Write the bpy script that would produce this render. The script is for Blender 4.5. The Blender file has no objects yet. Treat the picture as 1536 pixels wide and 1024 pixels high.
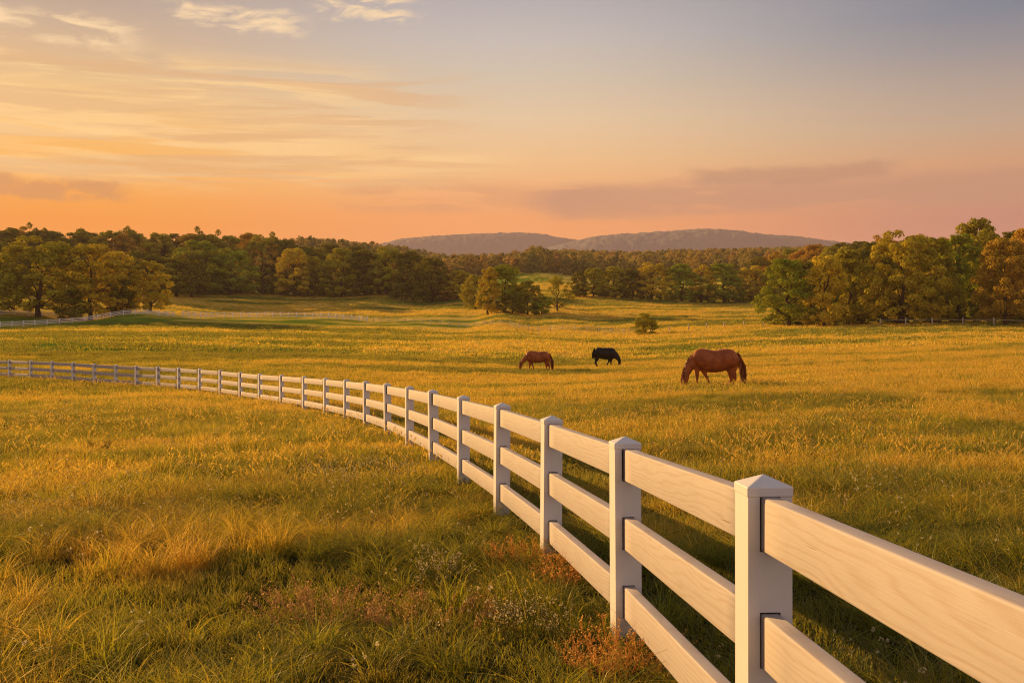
import bpy, bmesh, math, random
import numpy as np
from mathutils import Vector, Matrix, Euler

random.seed(7)
RNG = np.random.default_rng(11)
SC = bpy.context.scene
COL = SC.collection
F = 1493.0            # focal length of the photograph in its own pixels (35 mm lens, 36 mm sensor, 1536 px)
CAMZ = 1.65
SUN_AZ, SUN_EL = -50.0, 14.5     # degrees; azimuth from +Y, negative to the left

def world_of(px, py, d):
    """the point seen at photograph pixel (px, py) at distance d"""
    return np.array([(px - 768.0) / F * d, d, CAMZ + (512.0 - py) / F * d])

# ------------------------------------------------------------------ noise
def _hash(ix, iy, seed):
    n = (ix.astype(np.int64) * 374761393 + iy.astype(np.int64) * 668265263 + seed * 974634777) & 0x7fffffff
    n = ((n ^ (n >> 13)) * 1274126177) & 0x7fffffff
    n = (n ^ (n >> 16)) & 0x7fffffff
    return n / float(0x7fffffff)

def vnoise(x, y, seed=0):
    x = np.asarray(x, float); y = np.asarray(y, float)
    ix = np.floor(x); iy = np.floor(y)
    fx = x - ix; fy = y - iy
    fx = fx * fx * (3 - 2 * fx); fy = fy * fy * (3 - 2 * fy)
    a = _hash(ix, iy, seed); b = _hash(ix + 1, iy, seed)
    c = _hash(ix, iy + 1, seed); d = _hash(ix + 1, iy + 1, seed)
    return (a * (1 - fx) + b * fx) * (1 - fy) + (c * (1 - fx) + d * fx) * fy

def fbm(x, y, seed=0, octaves=4):
    s = 0; amp = 0.5; tot = 0
    for k in range(octaves):
        s = s + amp * vnoise(x * 2 ** k, y * 2 ** k, seed + k * 17)
        tot += amp; amp *= 0.5
    return s / tot

# ------------------------------------------------------------------ mesh helpers
def link(o, parent=None):
    COL.objects.link(o)
    if parent is not None:
        o.parent = parent
    return o

def np_mesh(name, V, Fc, mat=None, smooth=False, attrs=None):
    """V (n,3); Fc (m,k) faces of one size, or a list of lists"""
    me = bpy.data.meshes.new(name)
    V = np.asarray(V, np.float32)
    if isinstance(Fc, np.ndarray):
        m, k = Fc.shape
        loops = Fc.astype(np.int32).ravel()
        starts = np.arange(0, m * k, k, dtype=np.int32)
        totals = np.full(m, k, np.int32)
    else:
        loops = np.array([i for f in Fc for i in f], np.int32)
        totals = np.array([len(f) for f in Fc], np.int32)
        starts = np.concatenate([[0], np.cumsum(totals)[:-1]]).astype(np.int32) if len(totals) else np.zeros(0, np.int32)
        m = len(Fc)
    me.vertices.add(len(V)); me.vertices.foreach_set('co', V.ravel())
    me.loops.add(len(loops)); me.loops.foreach_set('vertex_index', loops)
    me.polygons.add(m)
    me.polygons.foreach_set('loop_start', starts)
    me.polygons.foreach_set('loop_total', totals)
    if smooth:
        me.polygons.foreach_set('use_smooth', np.ones(m, bool))
    me.update(calc_edges=True)
    for an, (typ, data) in (attrs or {}).items():
        a = me.attributes.new(an, typ, 'POINT')
        data = np.asarray(data)
        if typ == 'FLOAT':
            a.data.foreach_set('value', data.astype(np.float32))
        elif typ == 'INT':
            a.data.foreach_set('value', data.astype(np.int32))
        else:
            a.data.foreach_set('vector', data.astype(np.float32).ravel())
    if mat is not None:
        me.materials.append(mat)
    return me

def mesh_obj(name, me, parent=None, loc=None):
    o = bpy.data.objects.new(name, me)
    if loc is not None:
        o.location = [float(v) for v in loc]
    return link(o, parent)

def empty(name, loc=(0, 0, 0), rotz=0.0):
    o = bpy.data.objects.new(name, None)
    o.location = [float(v) for v in loc]
    o.rotation_euler = (0, 0, rotz)
    o.empty_display_size = 0.3
    return link(o)

def tag(o, label=None, cat=None, group=None, kind=None):
    if label: o['label'] = label
    if cat: o['category'] = cat
    if group: o['group'] = group
    if kind: o['kind'] = kind
    return o

class Tubes:
    """collects tapered tubes"""
    def __init__(self): self.V = []; self.F = []; self.n = 0
    def add(self, pts, rad, sides=8, cap=True, squash=None):
        pts = [np.asarray(p, float) for p in pts]
        K = len(pts)
        ref = np.array([0.0, 0.0, 1.0])
        t0 = pts[1] - pts[0]
        if abs(t0[2]) > 0.8 * np.linalg.norm(t0): ref = np.array([1.0, 0.0, 0.0])
        base = self.n
        for i in range(K):
            t = pts[min(i + 1, K - 1)] - pts[max(i - 1, 0)]
            t = t / (np.linalg.norm(t) + 1e-9)
            u = np.cross(ref, t); u /= (np.linalg.norm(u) + 1e-9)
            v = np.cross(t, u)
            ru = rv = rad[i]
            if isinstance(rad[i], (tuple, list)): ru, rv = rad[i]
            for s in range(sides):
                a = 2 * math.pi * s / sides
                self.V.append(pts[i] + u * math.cos(a) * ru + v * math.sin(a) * rv)
        for i in range(K - 1):
            for s in range(sides):
                a = base + i * sides + s; b = base + i * sides + (s + 1) % sides
                self.F.append([a, b, b + sides, a + sides])
        if cap:
            self.F.append([base + s for s in range(sides)][::-1])
            self.F.append([base + (K - 1) * sides + s for s in range(sides)])
        self.n += K * sides

# ------------------------------------------------------------------ node helpers
def new_mat(name):
    m = bpy.data.materials.new(name); m.use_nodes = True
    nt = m.node_tree; nt.nodes.clear()
    out = nt.nodes.new('ShaderNodeOutputMaterial')
    return m, nt, out

class NB:
    """small node-building shorthand"""
    def __init__(self, nt): self.nt = nt
    def _in(self, sock, v):
        if isinstance(v, bpy.types.NodeSocket): self.nt.links.new(v, sock)
        elif v is not None: sock.default_value = v
    def m(self, op, a, b=None, c=None, clamp=False):
        n = self.nt.nodes.new('ShaderNodeMath'); n.operation = op; n.use_clamp = clamp
        self._in(n.inputs[0], a); self._in(n.inputs[1], b)
        if c is not None: self._in(n.inputs[2], c)
        return n.outputs[0]
    def mix(self, fac, a, b, blend='MIX'):
        n = self.nt.nodes.new('ShaderNodeMix'); n.data_type = 'RGBA'; n.blend_type = blend
        self._in(n.inputs['Factor'], fac)
        self._in(n.inputs[6], a if isinstance(a, bpy.types.NodeSocket) else (*a[:3], 1))
        self._in(n.inputs[7], b if isinstance(b, bpy.types.NodeSocket) else (*b[:3], 1))
        return n.outputs[2]
    def ss(self, x, lo, hi, a=0.0, b=1.0):
        n = self.nt.nodes.new('ShaderNodeMapRange'); n.interpolation_type = 'SMOOTHSTEP'
        self._in(n.inputs[0], x); n.inputs[1].default_value = lo; n.inputs[2].default_value = hi
        n.inputs[3].default_value = a; n.inputs[4].default_value = b
        return n.outputs[0]
    def lin(self, x, lo, hi, a=0.0, b=1.0):
        n = self.nt.nodes.new('ShaderNodeMapRange')
        self._in(n.inputs[0], x); n.inputs[1].default_value = lo; n.inputs[2].default_value = hi
        n.inputs[3].default_value = a; n.inputs[4].default_value = b
        return n.outputs[0]
    def noise(self, vec, scale=1.0, detail=4.0, rough=0.5, dist=0.0, dim='3D'):
        n = self.nt.nodes.new('ShaderNodeTexNoise'); n.noise_dimensions = dim
        if vec is not None: self._in(n.inputs['Vector'], vec)
        n.inputs['Scale'].default_value = scale; n.inputs['Detail'].default_value = detail
        n.inputs['Roughness'].default_value = rough; n.inputs['Distortion'].default_value = dist
        return n.outputs['Fac']
    def comb(self, x=0.0, y=0.0, z=0.0):
        n = self.nt.nodes.new('ShaderNodeCombineXYZ')
        self._in(n.inputs[0], x); self._in(n.inputs[1], y); self._in(n.inputs[2], z)
        return n.outputs[0]
    def sep(self, v):
        n = self.nt.nodes.new('ShaderNodeSeparateXYZ'); self._in(n.inputs[0], v)
        return n.outputs
    def vmul(self, v, s):
        n = self.nt.nodes.new('ShaderNodeVectorMath'); n.operation = 'MULTIPLY'
        self._in(n.inputs[0], v); n.inputs[1].default_value = s
        return n.outputs[0]
    def vadd(self, v, w):
        n = self.nt.nodes.new('ShaderNodeVectorMath'); n.operation = 'ADD'
        self._in(n.inputs[0], v); self._in(n.inputs[1], w)
        return n.outputs[0]
    def ramp(self, fac, stops):
        n = self.nt.nodes.new('ShaderNodeValToRGB'); cr = n.color_ramp
        while len(cr.elements) < len(stops): cr.elements.new(0.5)
        for e, (p, c) in zip(cr.elements, stops):
            e.position = p; e.color = (*c, 1)
        self._in(n.inputs[0], fac)
        return n.outputs[0]
    def attr(self, name, typ='GEOMETRY', out='Fac'):
        n = self.nt.nodes.new('ShaderNodeAttribute'); n.attribute_name = name; n.attribute_type = typ
        return n.outputs[out]
    def node(self, t): return self.nt.nodes.new(t)

# ------------------------------------------------------------------ the measured fence line (photograph: post x, top row, foot row)
POSTS_PX = [(1145, 710, None), (939, 653.5, 968), (826, 622.5, 843), (752.2, 603.3, 776), (694.9, 592.1, 725.5),
            (650.7, 583.6, 692.5), (614.1, 578.4, 670), (581.5, 573.9, 656), (549.5, 570.6, 643), (519.5, 568.3, 632.7),
            (488.9, 566, 623.5), (456.6, 563.7, 615.2), (422.8, 561.5, 608.6), (390.2, 559.6, 603.3), (361.1, 557.3, 598.2),
            (331, 554.5, 593.9), (299.8, 552.3, 590.2), (268.5, 550.6, 587.2), (236.9, 549.0, 584.3), (205, 547.9, 581.8),
            (173.8, 546.5, 579), (141.9, 544.8, 576.2), (110.3, 542.8, 573.6), (78.5, 541.2, 571.4), (46.5, 540, 569.6), (14.7, 539.2, 567.8)]
POST_H = 1.235
_idx = np.arange(len(POSTS_PX))
_h = np.array([(b - t) if b else 528.0 for (_, t, b) in POSTS_PX])
_c = np.polyfit(_idx[1:], np.log(1.235 * F / _h[1:]), 5)
_dep = np.exp(np.polyval(_c, _idx)); _dep[0] = 3.5; _dep[1] = 5.9; _dep[2] = 8.35
POSTS = []
for (px, t, b), d in zip(POSTS_PX, _dep):
    p = world_of(px, t, d); POSTS.append((p[0], p[1], p[2] - POST_H))
# the run goes on past both sides of the frame
POSTS.insert(0, (0.99, 0.95, POSTS[0][2] + 0.085))
_e = np.array(POSTS[-1]) - np.array(POSTS[-2])
for k in range(1, 4):
    POSTS.append(tuple(np.array(POSTS[-1]) + _e * np.array([1, 1, 0.3]) + np.array([-0.1 * k, -0.1 * k, 0])))

# ------------------------------------------------------------------ terrain height
CTRL = []
for (x, y, z) in POSTS:
    CTRL.append((x, y, z))
def ctl(px, py, d): CTRL.append(tuple(world_of(px, py, d)))
for p in [(0, -6, .02), (-6, -4, .0), (6, -4, .05), (-30, -20, -.2), (30, -20, .2), (0, -60, -.5), (-5, 5, -.18), (-10, 14, -.42), (-14, 30, -.7),
          (5, 6, -.05), (9, 16, -.15), (16, 30, -.1), (-60, 0, -.3), (60, 0, 1.0), (30, 45, .3), (-300, -50, 2), (300, -50, 6),
          (0, -400, -3), (-1500, 0, 10), (1500, 0, 30), (0, -2500, 0), (-2500, -2500, 0), (2500, -2500, 0)]:
    CTRL.append(p)
ctl(1070, 581, 42); ctl(803, 557.5, 77); ctl(910, 549.5, 83); ctl(1400, 545, 62)
ctl(0, 528, 92); ctl(0, 489.5, 200); ctl(-200, 489, 200); ctl(150, 478.8, 225); ctl(270, 473.5, 242); ctl(290, 471.5, 262); ctl(400, 476, 262); ctl(560, 484, 245)
ctl(700, 491.5, 220); ctl(800, 496.5, 200); ctl(950, 502.5, 180); ctl(300, 515, 110); ctl(600, 520, 115); ctl(800, 518, 118)
ctl(968, 502.5, 172); ctl(1150, 489, 185); ctl(1300, 488, 180); ctl(1400, 489.5, 165); ctl(1530, 490.5, 160); ctl(1750, 491, 160)
ctl(1050, 475, 250); ctl(1100, 453, 335); ctl(900, 445, 335); ctl(1000, 450, 335); ctl(750, 466.5, 262); ctl(835, 467, 265)
ctl(40, 471, 228); ctl(225, 464, 232); ctl(-150, 470, 228)
ctl(330, 441, 370); ctl(480, 444, 375); ctl(620, 448.5, 360); ctl(690, 454, 325); ctl(80, 440, 350)
ctl(0, 412, 430); ctl(200, 412, 440); ctl(400, 420, 440); ctl(600, 432, 410); ctl(-300, 412, 430)
ctl(850, 445, 335); ctl(850, 416, 540); ctl(750, 418, 540); ctl(1000, 425, 520); ctl(640, 420, 560)
ctl(850, 402, 800); ctl(850, 392, 1150); ctl(1250, 392, 1100); ctl(640, 398, 1100); ctl(300, 400, 1000); ctl(1100, 398, 800)
ctl(1230, 440, 330); ctl(1350, 430, 350); ctl(1500, 430, 360); ctl(1800, 430, 360); ctl(1250, 412, 560); ctl(1600, 400, 800)
for px in (0, 500, 1000, 1500): ctl(px, 440, 2000)
for p in [(-3000, 3000, 150), (0, 3200, 150), (3000, 3000, 150), (-3000, 1000, 60), (3000, 1000, 80)]: CTRL.append(p)
CTRL = np.array(CTRL, float)
# near and far are fitted together in coordinates that shrink with distance
def _warp(X, Y): return np.stack([np.arcsinh(np.asarray(X) / 18.0), np.arcsinh(np.asarray(Y) / 18.0)], -1)
def _zc(z): return np.arcsinh(z / 4.0)
def _tps_fit():
    P = _warp(CTRL[:, 0], CTRL[:, 1]); n = len(P)
    r = np.linalg.norm(P[:, None] - P[None], axis=-1)
    K = np.where(r > 0, r ** 2 * np.log(r + 1e-12), 0) + np.eye(n) * 2e-4
    A = np.zeros((n + 3, n + 3)); A[:n, :n] = K
    A[:n, n] = 1; A[:n, n + 1:] = P; A[n, :n] = 1; A[n + 1:, :n] = P.T
    b = np.zeros(n + 3); b[:n] = _zc(CTRL[:, 2])
    return P, np.linalg.solve(A, b)
_TP, _TW = _tps_fit()
def ground_smooth(X, Y):
    X = np.asarray(X, float); Y = np.asarray(Y, float); shp = X.shape
    Q = _warp(X.ravel(), Y.ravel()); out = np.empty(len(Q))
    for s in range(0, len(Q), 20000):
        q = Q[s:s + 20000]
        r = np.linalg.norm(q[:, None] - _TP[None], axis=-1)
        out[s:s + 20000] = np.where(r > 0, r ** 2 * np.log(r + 1e-12), 0) @ _TW[:-3] + _TW[-3] + q @ _TW[-2:]
    return (np.sinh(out) * 4.0).reshape(shp)
def ground(X, Y):
    X = np.asarray(X, float); Y = np.asarray(Y, float)
    z = ground_smooth(X, Y)
    d = np.hypot(X, Y)
    z = z + (fbm(X / 2.2, Y / 2.2, 3, 3) - 0.5) * 0.10 * np.clip(d / 6, 0.3, 1)
    z = z + (fbm(X / 14, Y / 14, 5, 3) - 0.5) * 0.35 * np.clip((d - 20) / 60, 0, 1)
    z = z + (fbm(X / 45, Y / 45, 9, 3) - 0.5) * 1.1 * np.clip((d - 100) / 200, 0, 1)
    return z

def dryness_and_light(X, Y):
    """0 lush green .. 1 straw gold; meadow patches, plus strips tinted for sun and shade"""
    X = np.asarray(X, float); Y = np.asarray(Y, float); d = np.hypot(X, Y)
    v = 0.5 * fbm(X / 1.6 + 31, Y / 1.6, 21, 3) + 0.5 * fbm(X / 7 + 7, Y / 5, 23, 3)
    w = fbm(X / 30, Y / 9, 27, 4)
    k = np.clip((d - 10) / 40, 0, 1)
    t = v * (1 - 0.6 * k) + w * 0.6 * k
    side = np.clip((-4 - X) / 14, 0, 1)          # to the left: sunlit strip tinted gold past the fence, tree shade tinted greener beyond
    light_band = side * (0.34 * np.exp(-((d - 80) / 11.0) ** 2) - 0.30 * np.clip((d - 92) / 18, 0, 1) * np.clip((225 - d) / 30, 0, 1))
    return np.clip((t - 0.5) * (6.0 + 0.4 * k) + light_band + 0.30 * np.exp(-((d - 268) / 34.0) ** 2) * np.clip((40 - X) / 40, 0, 1) + 0.42 * np.exp(-((X - 38) / 40.0) ** 2 - ((d - 460) / 90.0) ** 2) + 0.14 + 0.34 * k + 0.12 * np.clip((d - 90) / 120, 0, 1), 0, 1)  # gold at the crest and behind the valley row stands in for sunlit strips

# ------------------------------------------------------------------ materials
def grass_material(name, inst=True):
    m, nt, out = new_mat(name); b = NB(nt)
    h = b.attr('h'); br = b.attr('blade')
    t = b.attr('tint', 'INSTANCER'); lush = b.attr('lush', 'INSTANCER')
    f = b.m('ADD', t, b.m('MULTIPLY', b.m('SUBTRACT', br, 0.5), 0.65), clamp=True)
    col = b.ramp(f, [(0.0, (.022, .070, .006)), (0.3, (.095, .195, .011)), (0.6, (.27, .29, .014)), (0.82, (.60, .38, .022)), (1.0, (.74, .47, .07))])
    tipcol = b.mix(0.5, col, (.60, .40, .10))
    col = b.mix(b.ss(h, 0.55, 1.0, 0.0, 0.75), col, tipcol)
    col = b.mix(b.m('MULTIPLY', lush, .8), col, b.mix(0.65, col, (.50, .21, .05)))
    d = b.node('ShaderNodeBsdfDiffuse'); b._in(d.inputs['Color'], col)
    tr = b.node('ShaderNodeBsdfTranslucent'); b._in(tr.inputs['Color'], b.mix(0.4, col, (.62, .42, .03)))
    g = b.node('ShaderNodeBsdfGlossy'); g.inputs['Roughness'].default_value = .45; g.inputs['Color'].default_value = (.9, .8, .6, 1)
    mx = b.node('ShaderNodeMixShader'); mx.inputs[0].default_value = .55
    nt.links.new(d.outputs[0], mx.inputs[1]); nt.links.new(tr.outputs[0], mx.inputs[2])
    m2 = b.node('ShaderNodeMixShader'); m2.inputs[0].default_value = .035
    nt.links.new(mx.outputs[0], m2.inputs[1]); nt.links.new(g.outputs[0], m2.inputs[2])
    nt.links.new(m2.outputs[0], out.inputs[0])
    return m

def ground_material():
    m, nt, out = new_mat('meadow_ground'); b = NB(nt)
    geo = b.node('ShaderNodeNewGeometry'); pos = geo.outputs['Position']
    t = b.attr('tint'); far = b.attr('far')
    n1 = b.noise(b.vmul(pos, (.25, .8, .25)), 1.0, 6, .65)
    n2 = b.noise(b.vmul(pos, (1.2, 3.0, 1.2)), 1.0, 6, .7)
    f = b.m('ADD', t, b.m('MULTIPLY', b.m('SUBTRACT', b.m('ADD', b.m('MULTIPLY', n1, .5), b.m('MULTIPLY', n2, .5)), .5), 1.6), clamp=True)
    colfar = b.ramp(f, [(0.0, (.10, .165, .016)), (0.35, (.20, .22, .020)), (0.6, (.38, .31, .030)), (1.0, (.60, .42, .08))])
    soil = b.mix(n2, (.018, .024, .006), (.055, .045, .014))
    col = b.mix(far, soil, colfar)
    p = b.node('ShaderNodeBsdfDiffuse'); b._in(p.inputs['Color'], col)
    bump = b.node('ShaderNodeBump'); bump.inputs['Strength'].default_value = .6; bump.inputs['Distance'].default_value = .35
    b._in(bump.inputs['Height'], b.m('ADD', n1, n2))
    nt.links.new(bump.outputs[0], p.inputs['Normal'])
    nt.links.new(p.outputs[0], out.inputs[0])
    return m

def leaf_material():
    m, nt, out = new_mat('tree_leaves'); b = NB(nt)
    oi = b.node('ShaderNodeObjectInfo')
    c = b.attr('clump'); lf = b.attr('leaf')
    col = b.mix(b.ss(c, 0, 1, 0.0, 0.55), oi.outputs['Color'], b.mix(0.5, oi.outputs['Color'], (.44, .33, .025)))
    col = b.mix(b.m('MULTIPLY', lf, .30), col, (.46, .33, .025))
    d = b.node('ShaderNodeBsdfDiffuse'); b._in(d.inputs['Color'], col)
    tr = b.node('ShaderNodeBsdfTranslucent'); b._in(tr.inputs['Color'], b.mix(0.45, col, (.50, .36, .012)))
    mx = b.node('ShaderNodeMixShader'); mx.inputs[0].default_value = .30
    nt.links.new(d.outputs[0], mx.inputs[1]); nt.links.new(tr.outputs[0], mx.inputs[2])
    nt.links.new(mx.outputs[0], out.inputs[0])
    return m

def bark_material():
    m, nt, out = new_mat('tree_bark'); b = NB(nt)
    tc = b.node('ShaderNodeTexCoord')
    n = b.noise(b.vmul(tc.outputs['Object'], (60, 60, 8)), 1, 5, .6)
    oi = b.node('ShaderNodeObjectInfo')
    p = b.node('ShaderNodeBsdfDiffuse'); b._in(p.inputs['Color'], b.mix(n, (.045, .030, .018), (.13, .09, .055)))
    nt.links.new(p.outputs[0], out.inputs[0])
    return m

def paint_material(name, base, grain, rough=.5):
    m, nt, out = new_mat(name); b = NB(nt)
    tc = b.node('ShaderNodeTexCoord'); oi = b.node('ShaderNodeObjectInfo')
    off = b.m('MULTIPLY', oi.outputs['Random'], 40.0)
    v = b.vadd(tc.outputs['Object'], b.comb(off, off, off))
    p = b.node('ShaderNodeBsdfPrincipled')
    blotch = b.noise(v, 3.0, 5, .6)
    speck = b.noise(v, 90.0, 3, .6)
    col = b.mix(b.ss(blotch, .3, .75), base, [c * .93 for c in base])
    col = b.mix(b.ss(speck, .68, .78, 0, .25), col, (.42, .35, .28))
    hgt = b.m('MULTIPLY', speck, .15)
    if not grain:
        zz_ = b.sep(tc.outputs['Object'])[2]
        st = b.m('MULTIPLY', b.ss(b.m('ADD', zz_, b.m('MULTIPLY', b.m('SUBTRACT', b.noise(v, 14.0, 4, .6), .5), .35)), .02, .26, 1, 0), .55)
        col = b.mix(st, col, (.30, .27, .17))
    if grain:
        warp = b.noise(b.vmul(v, (.8, 2.5, 5.0)), 1.0, 3, .5)
        s = b.sep(v)
        ringc = b.m('ADD', b.m('MULTIPLY', s[2], 95.0), b.m('MULTIPLY', warp, 26.0))
        ring = b.m('ABSOLUTE', b.m('SINE', ringc))
        fine = b.noise(b.vmul(v, (3.0, 120.0, 120.0)), 1.0, 4, .65)
        g = b.m('ADD', b.m('MULTIPLY', b.m('POWER', ring, 4.0), .24), b.m('MULTIPLY', fine, .76))
        col = b.mix(b.ss(g, .36, .84, 0, .52), col, (.33, .235, .165))
        crack = b.noise(b.vmul(v, (1.1, 25.0, 38.0)), 1.0, 2, .5)
        cm = b.ss(crack, .735, .775)
        col = b.mix(b.m('MULTIPLY', cm, .65), col, (.22, .13, .08))
        hgt = b.m('ADD', hgt, b.m('SUBTRACT', b.m('MULTIPLY', g, -.8), b.m('MULTIPLY', cm, 1.2)))
    b._in(p.inputs['Base Color'], col)
    p.inputs['Roughness'].default_value = rough
    p.inputs['Specular IOR Level'].default_value = .3
    bump = b.node('ShaderNodeBump'); bump.inputs['Strength'].default_value = .35; bump.inputs['Distance'].default_value = .004
    b._in(bump.inputs['Height'], hgt)
    nt.links.new(bump.outputs[0], p.inputs['Normal'])
    nt.links.new(p.outputs[0], out.inputs[0])
    return m

def coat_material(name, c1, c2, sheen=.35):
    m, nt, out = new_mat(name); b = NB(nt)
    tc = b.node('ShaderNodeTexCoord')
    n = b.noise(tc.outputs['Object'], 3.5, 4, .55)
    p = b.node('ShaderNodeBsdfPrincipled')
    s = b.sep(tc.outputs['Object'])
    col = b.mix(b.ss(n, .35, .68), c1, c2)
    fine = b.noise(b.vmul(tc.outputs['Object'], (25, 25, 90)), 1, 3, .6)
    col = b.mix(b.m('MULTIPLY', fine, .3), col, [x * .6 for x in c1])
    b._in(p.inputs['Base Color'], col)
    p.inputs['Roughness'].default_value = .48; p.inputs['Specular IOR Level'].default_value = .22
    p.inputs['Sheen Weight'].default_value = sheen; p.inputs['Sheen Roughness'].default_value = .35
    p.inputs['Sheen Tint'].default_value = (*[min(1, x * 3) for x in c2], 1)
    nt.links.new(p.outputs[0], out.inputs[0])
    return m

def flat_material(name, c1, c2, scale=8.0, transl=0.0, rough=.8):
    m, nt, out = new_mat(name); b = NB(nt)
    tc = b.node('ShaderNodeTexCoord')
    n = b.noise(tc.outputs['Object'], scale, 4, .6)
    d = b.node('ShaderNodeBsdfDiffuse'); b._in(d.inputs['Color'], b.mix(n, c1, c2))
    if transl:
        tr = b.node('ShaderNodeBsdfTranslucent'); b._in(tr.inputs['Color'], b.mix(n, c1, c2))
        mx = b.node('ShaderNodeMixShader'); mx.inputs[0].default_value = transl
        nt.links.new(d.outputs[0], mx.inputs[1]); nt.links.new(tr.outputs[0], mx.inputs[2])
        nt.links.new(mx.outputs[0], out.inputs[0])
    else:
        nt.links.new(d.outputs[0], out.inputs[0])
    return m

def hill_material():
    m, nt, out = new_mat('wooded_hill'); b = NB(nt)
    geo = b.node('ShaderNodeNewGeometry')
    n = b.noise(geo.outputs['Position'], .045, 6, .65)
    n2 = b.noise(geo.outputs['Position'], .004, 4, .5)
    col = b.mix(b.ss(b.m('ADD', b.m('MULTIPLY', n, .7), b.m('MULTIPLY', n2, .3)), .35, .65), (.185, .19, .20), (.225, .215, .21))  # wood colour made paler and bluer to carry part of the distance haze
    d = b.node('ShaderNodeBsdfDiffuse'); b._in(d.inputs['Color'], col)
    bump = b.node('ShaderNodeBump'); bump.inputs['Strength'].default_value = .5; bump.inputs['Distance'].default_value = 8
    b._in(bump.inputs['Height'], n); nt.links.new(bump.outputs[0], d.inputs['Normal'])
    nt.links.new(d.outputs[0], out.inputs[0])
    return m

M_GRASS = grass_material('meadow_grass')
M_GROUND = ground_material()
M_LEAF = leaf_material()
M_BARK = bark_material()
M_POST = paint_material('white_paint_shade_lifted', (.66, .635, .62), False)  # same white paint as the rails, lightened to offset the posts' shade
M_RAIL = paint_material('white_paint_sun_dimmed', (.435, .385, .36), True, .6)  # same white paint as the posts, darkened to offset direct sun on the rails
M_FARPAINT = flat_material('weathered_white_paint', (.62, .58, .54), (.78, .75, .72), 3)
M_GREYPAINT = flat_material('grey_weathered_paint', (.52, .48, .42), (.68, .63, .57), 3)
M_WIRE = flat_material('weathered_grey_wood', (.10, .08, .06), (.24, .20, .15), 5)
M_PALEWOOD = flat_material('pale_weathered_wood', (.34, .28, .21), (.50, .43, .34), 5)
M_HILL = hill_material()

# ------------------------------------------------------------------ ground sheet and hills
def build_ground():
    A = np.linspace(-math.asinh(3300 / 10), math.asinh(3300 / 10), 430)
    gx = 10 * np.sinh(A)
    gy = 10 * np.sinh(np.linspace(-math.asinh(3300 / 10), math.asinh(3300 / 10), 460))
    X, Y = np.meshgrid(gx, gy)
    Z = ground(X, Y)
    d = np.hypot(X, Y)
    V = np.stack([X, Y, Z], -1).reshape(-1, 3)
    nx = len(gx); ny = len(gy)
    i, j = np.meshgrid(np.arange(nx - 1), np.arange(ny - 1))
    a = (j * nx + i).ravel()
    Fc = np.stack([a, a + 1, a + nx + 1, a + nx], -1)
    me = np_mesh('ground', V, Fc, M_GROUND, True,
                 {'tint': ('FLOAT', dryness_and_light(X, Y).ravel()), 'far': ('FLOAT', np.clip((d - 25) / 60, 0, 1).ravel())})
    o = mesh_obj('ground', me); tag(o, kind='structure')
build_ground()

def build_hill(name, profile, d0, depth, seed):
    """a wooded ridge: profile = [(photo x, crest row)], at distance d0, as a real hump"""
    px = np.linspace(profile[0][0], profile[-1][0], 520)
    row = np.interp(px, [p[0] for p in profile], [p[1] for p in profile])
    k = np.ones(15) / 15; row = np.convolve(np.pad(row, 7, 'edge'), k, 'valid')
    crest = CAMZ + (512 - row) / F * d0
    x = (px - 768) / F * d0
    prof = np.linspace(-1, 1, 70)
    X = np.repeat(x[None], len(prof), 0); Yv = d0 + prof[:, None] * depth + 0 * X
    shape = np.cos(prof * math.pi / 2) ** 0.9
    Z = (crest[None] - 110) * shape[:, None] + 110
    Z = Z + (fbm(X / 260, Yv / 260, seed, 4) - .5) * 70 * (1 - shape[:, None]) 
    Z = Z + (fbm(X / 22, Yv / 22, seed + 3, 3) - .5) * 8 + (fbm(X / 9, Yv / 9, seed + 5, 2) - .5) * 4
    Z[0] = 60; Z[-1] = 60
    V = np.stack([X, Yv, Z], -1).reshape(-1, 3)
    nx = len(px); ny = len(prof)
    i, j = np.meshgrid(np.arange(nx - 1), np.arange(ny - 1))
    a = (j * nx + i).ravel()
    me = np_mesh(name, V, np.stack([a, a + 1, a + nx + 1, a + nx], -1), M_HILL, True)
    tag(mesh_obj(name, me), kind='structure')
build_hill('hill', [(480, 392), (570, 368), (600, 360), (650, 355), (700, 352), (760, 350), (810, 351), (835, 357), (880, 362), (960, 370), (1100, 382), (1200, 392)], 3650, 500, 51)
build_hill('hill.001', [(760, 392), (840, 368), (880, 358), (920, 353), (960, 351), (1000, 348), (1050, 345), (1085, 346), (1120, 351), (1150, 355), (1185, 355), (1215, 361), (1260, 366), (1350, 372), (1500, 380), (1620, 392)], 3100, 520, 63)

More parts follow.
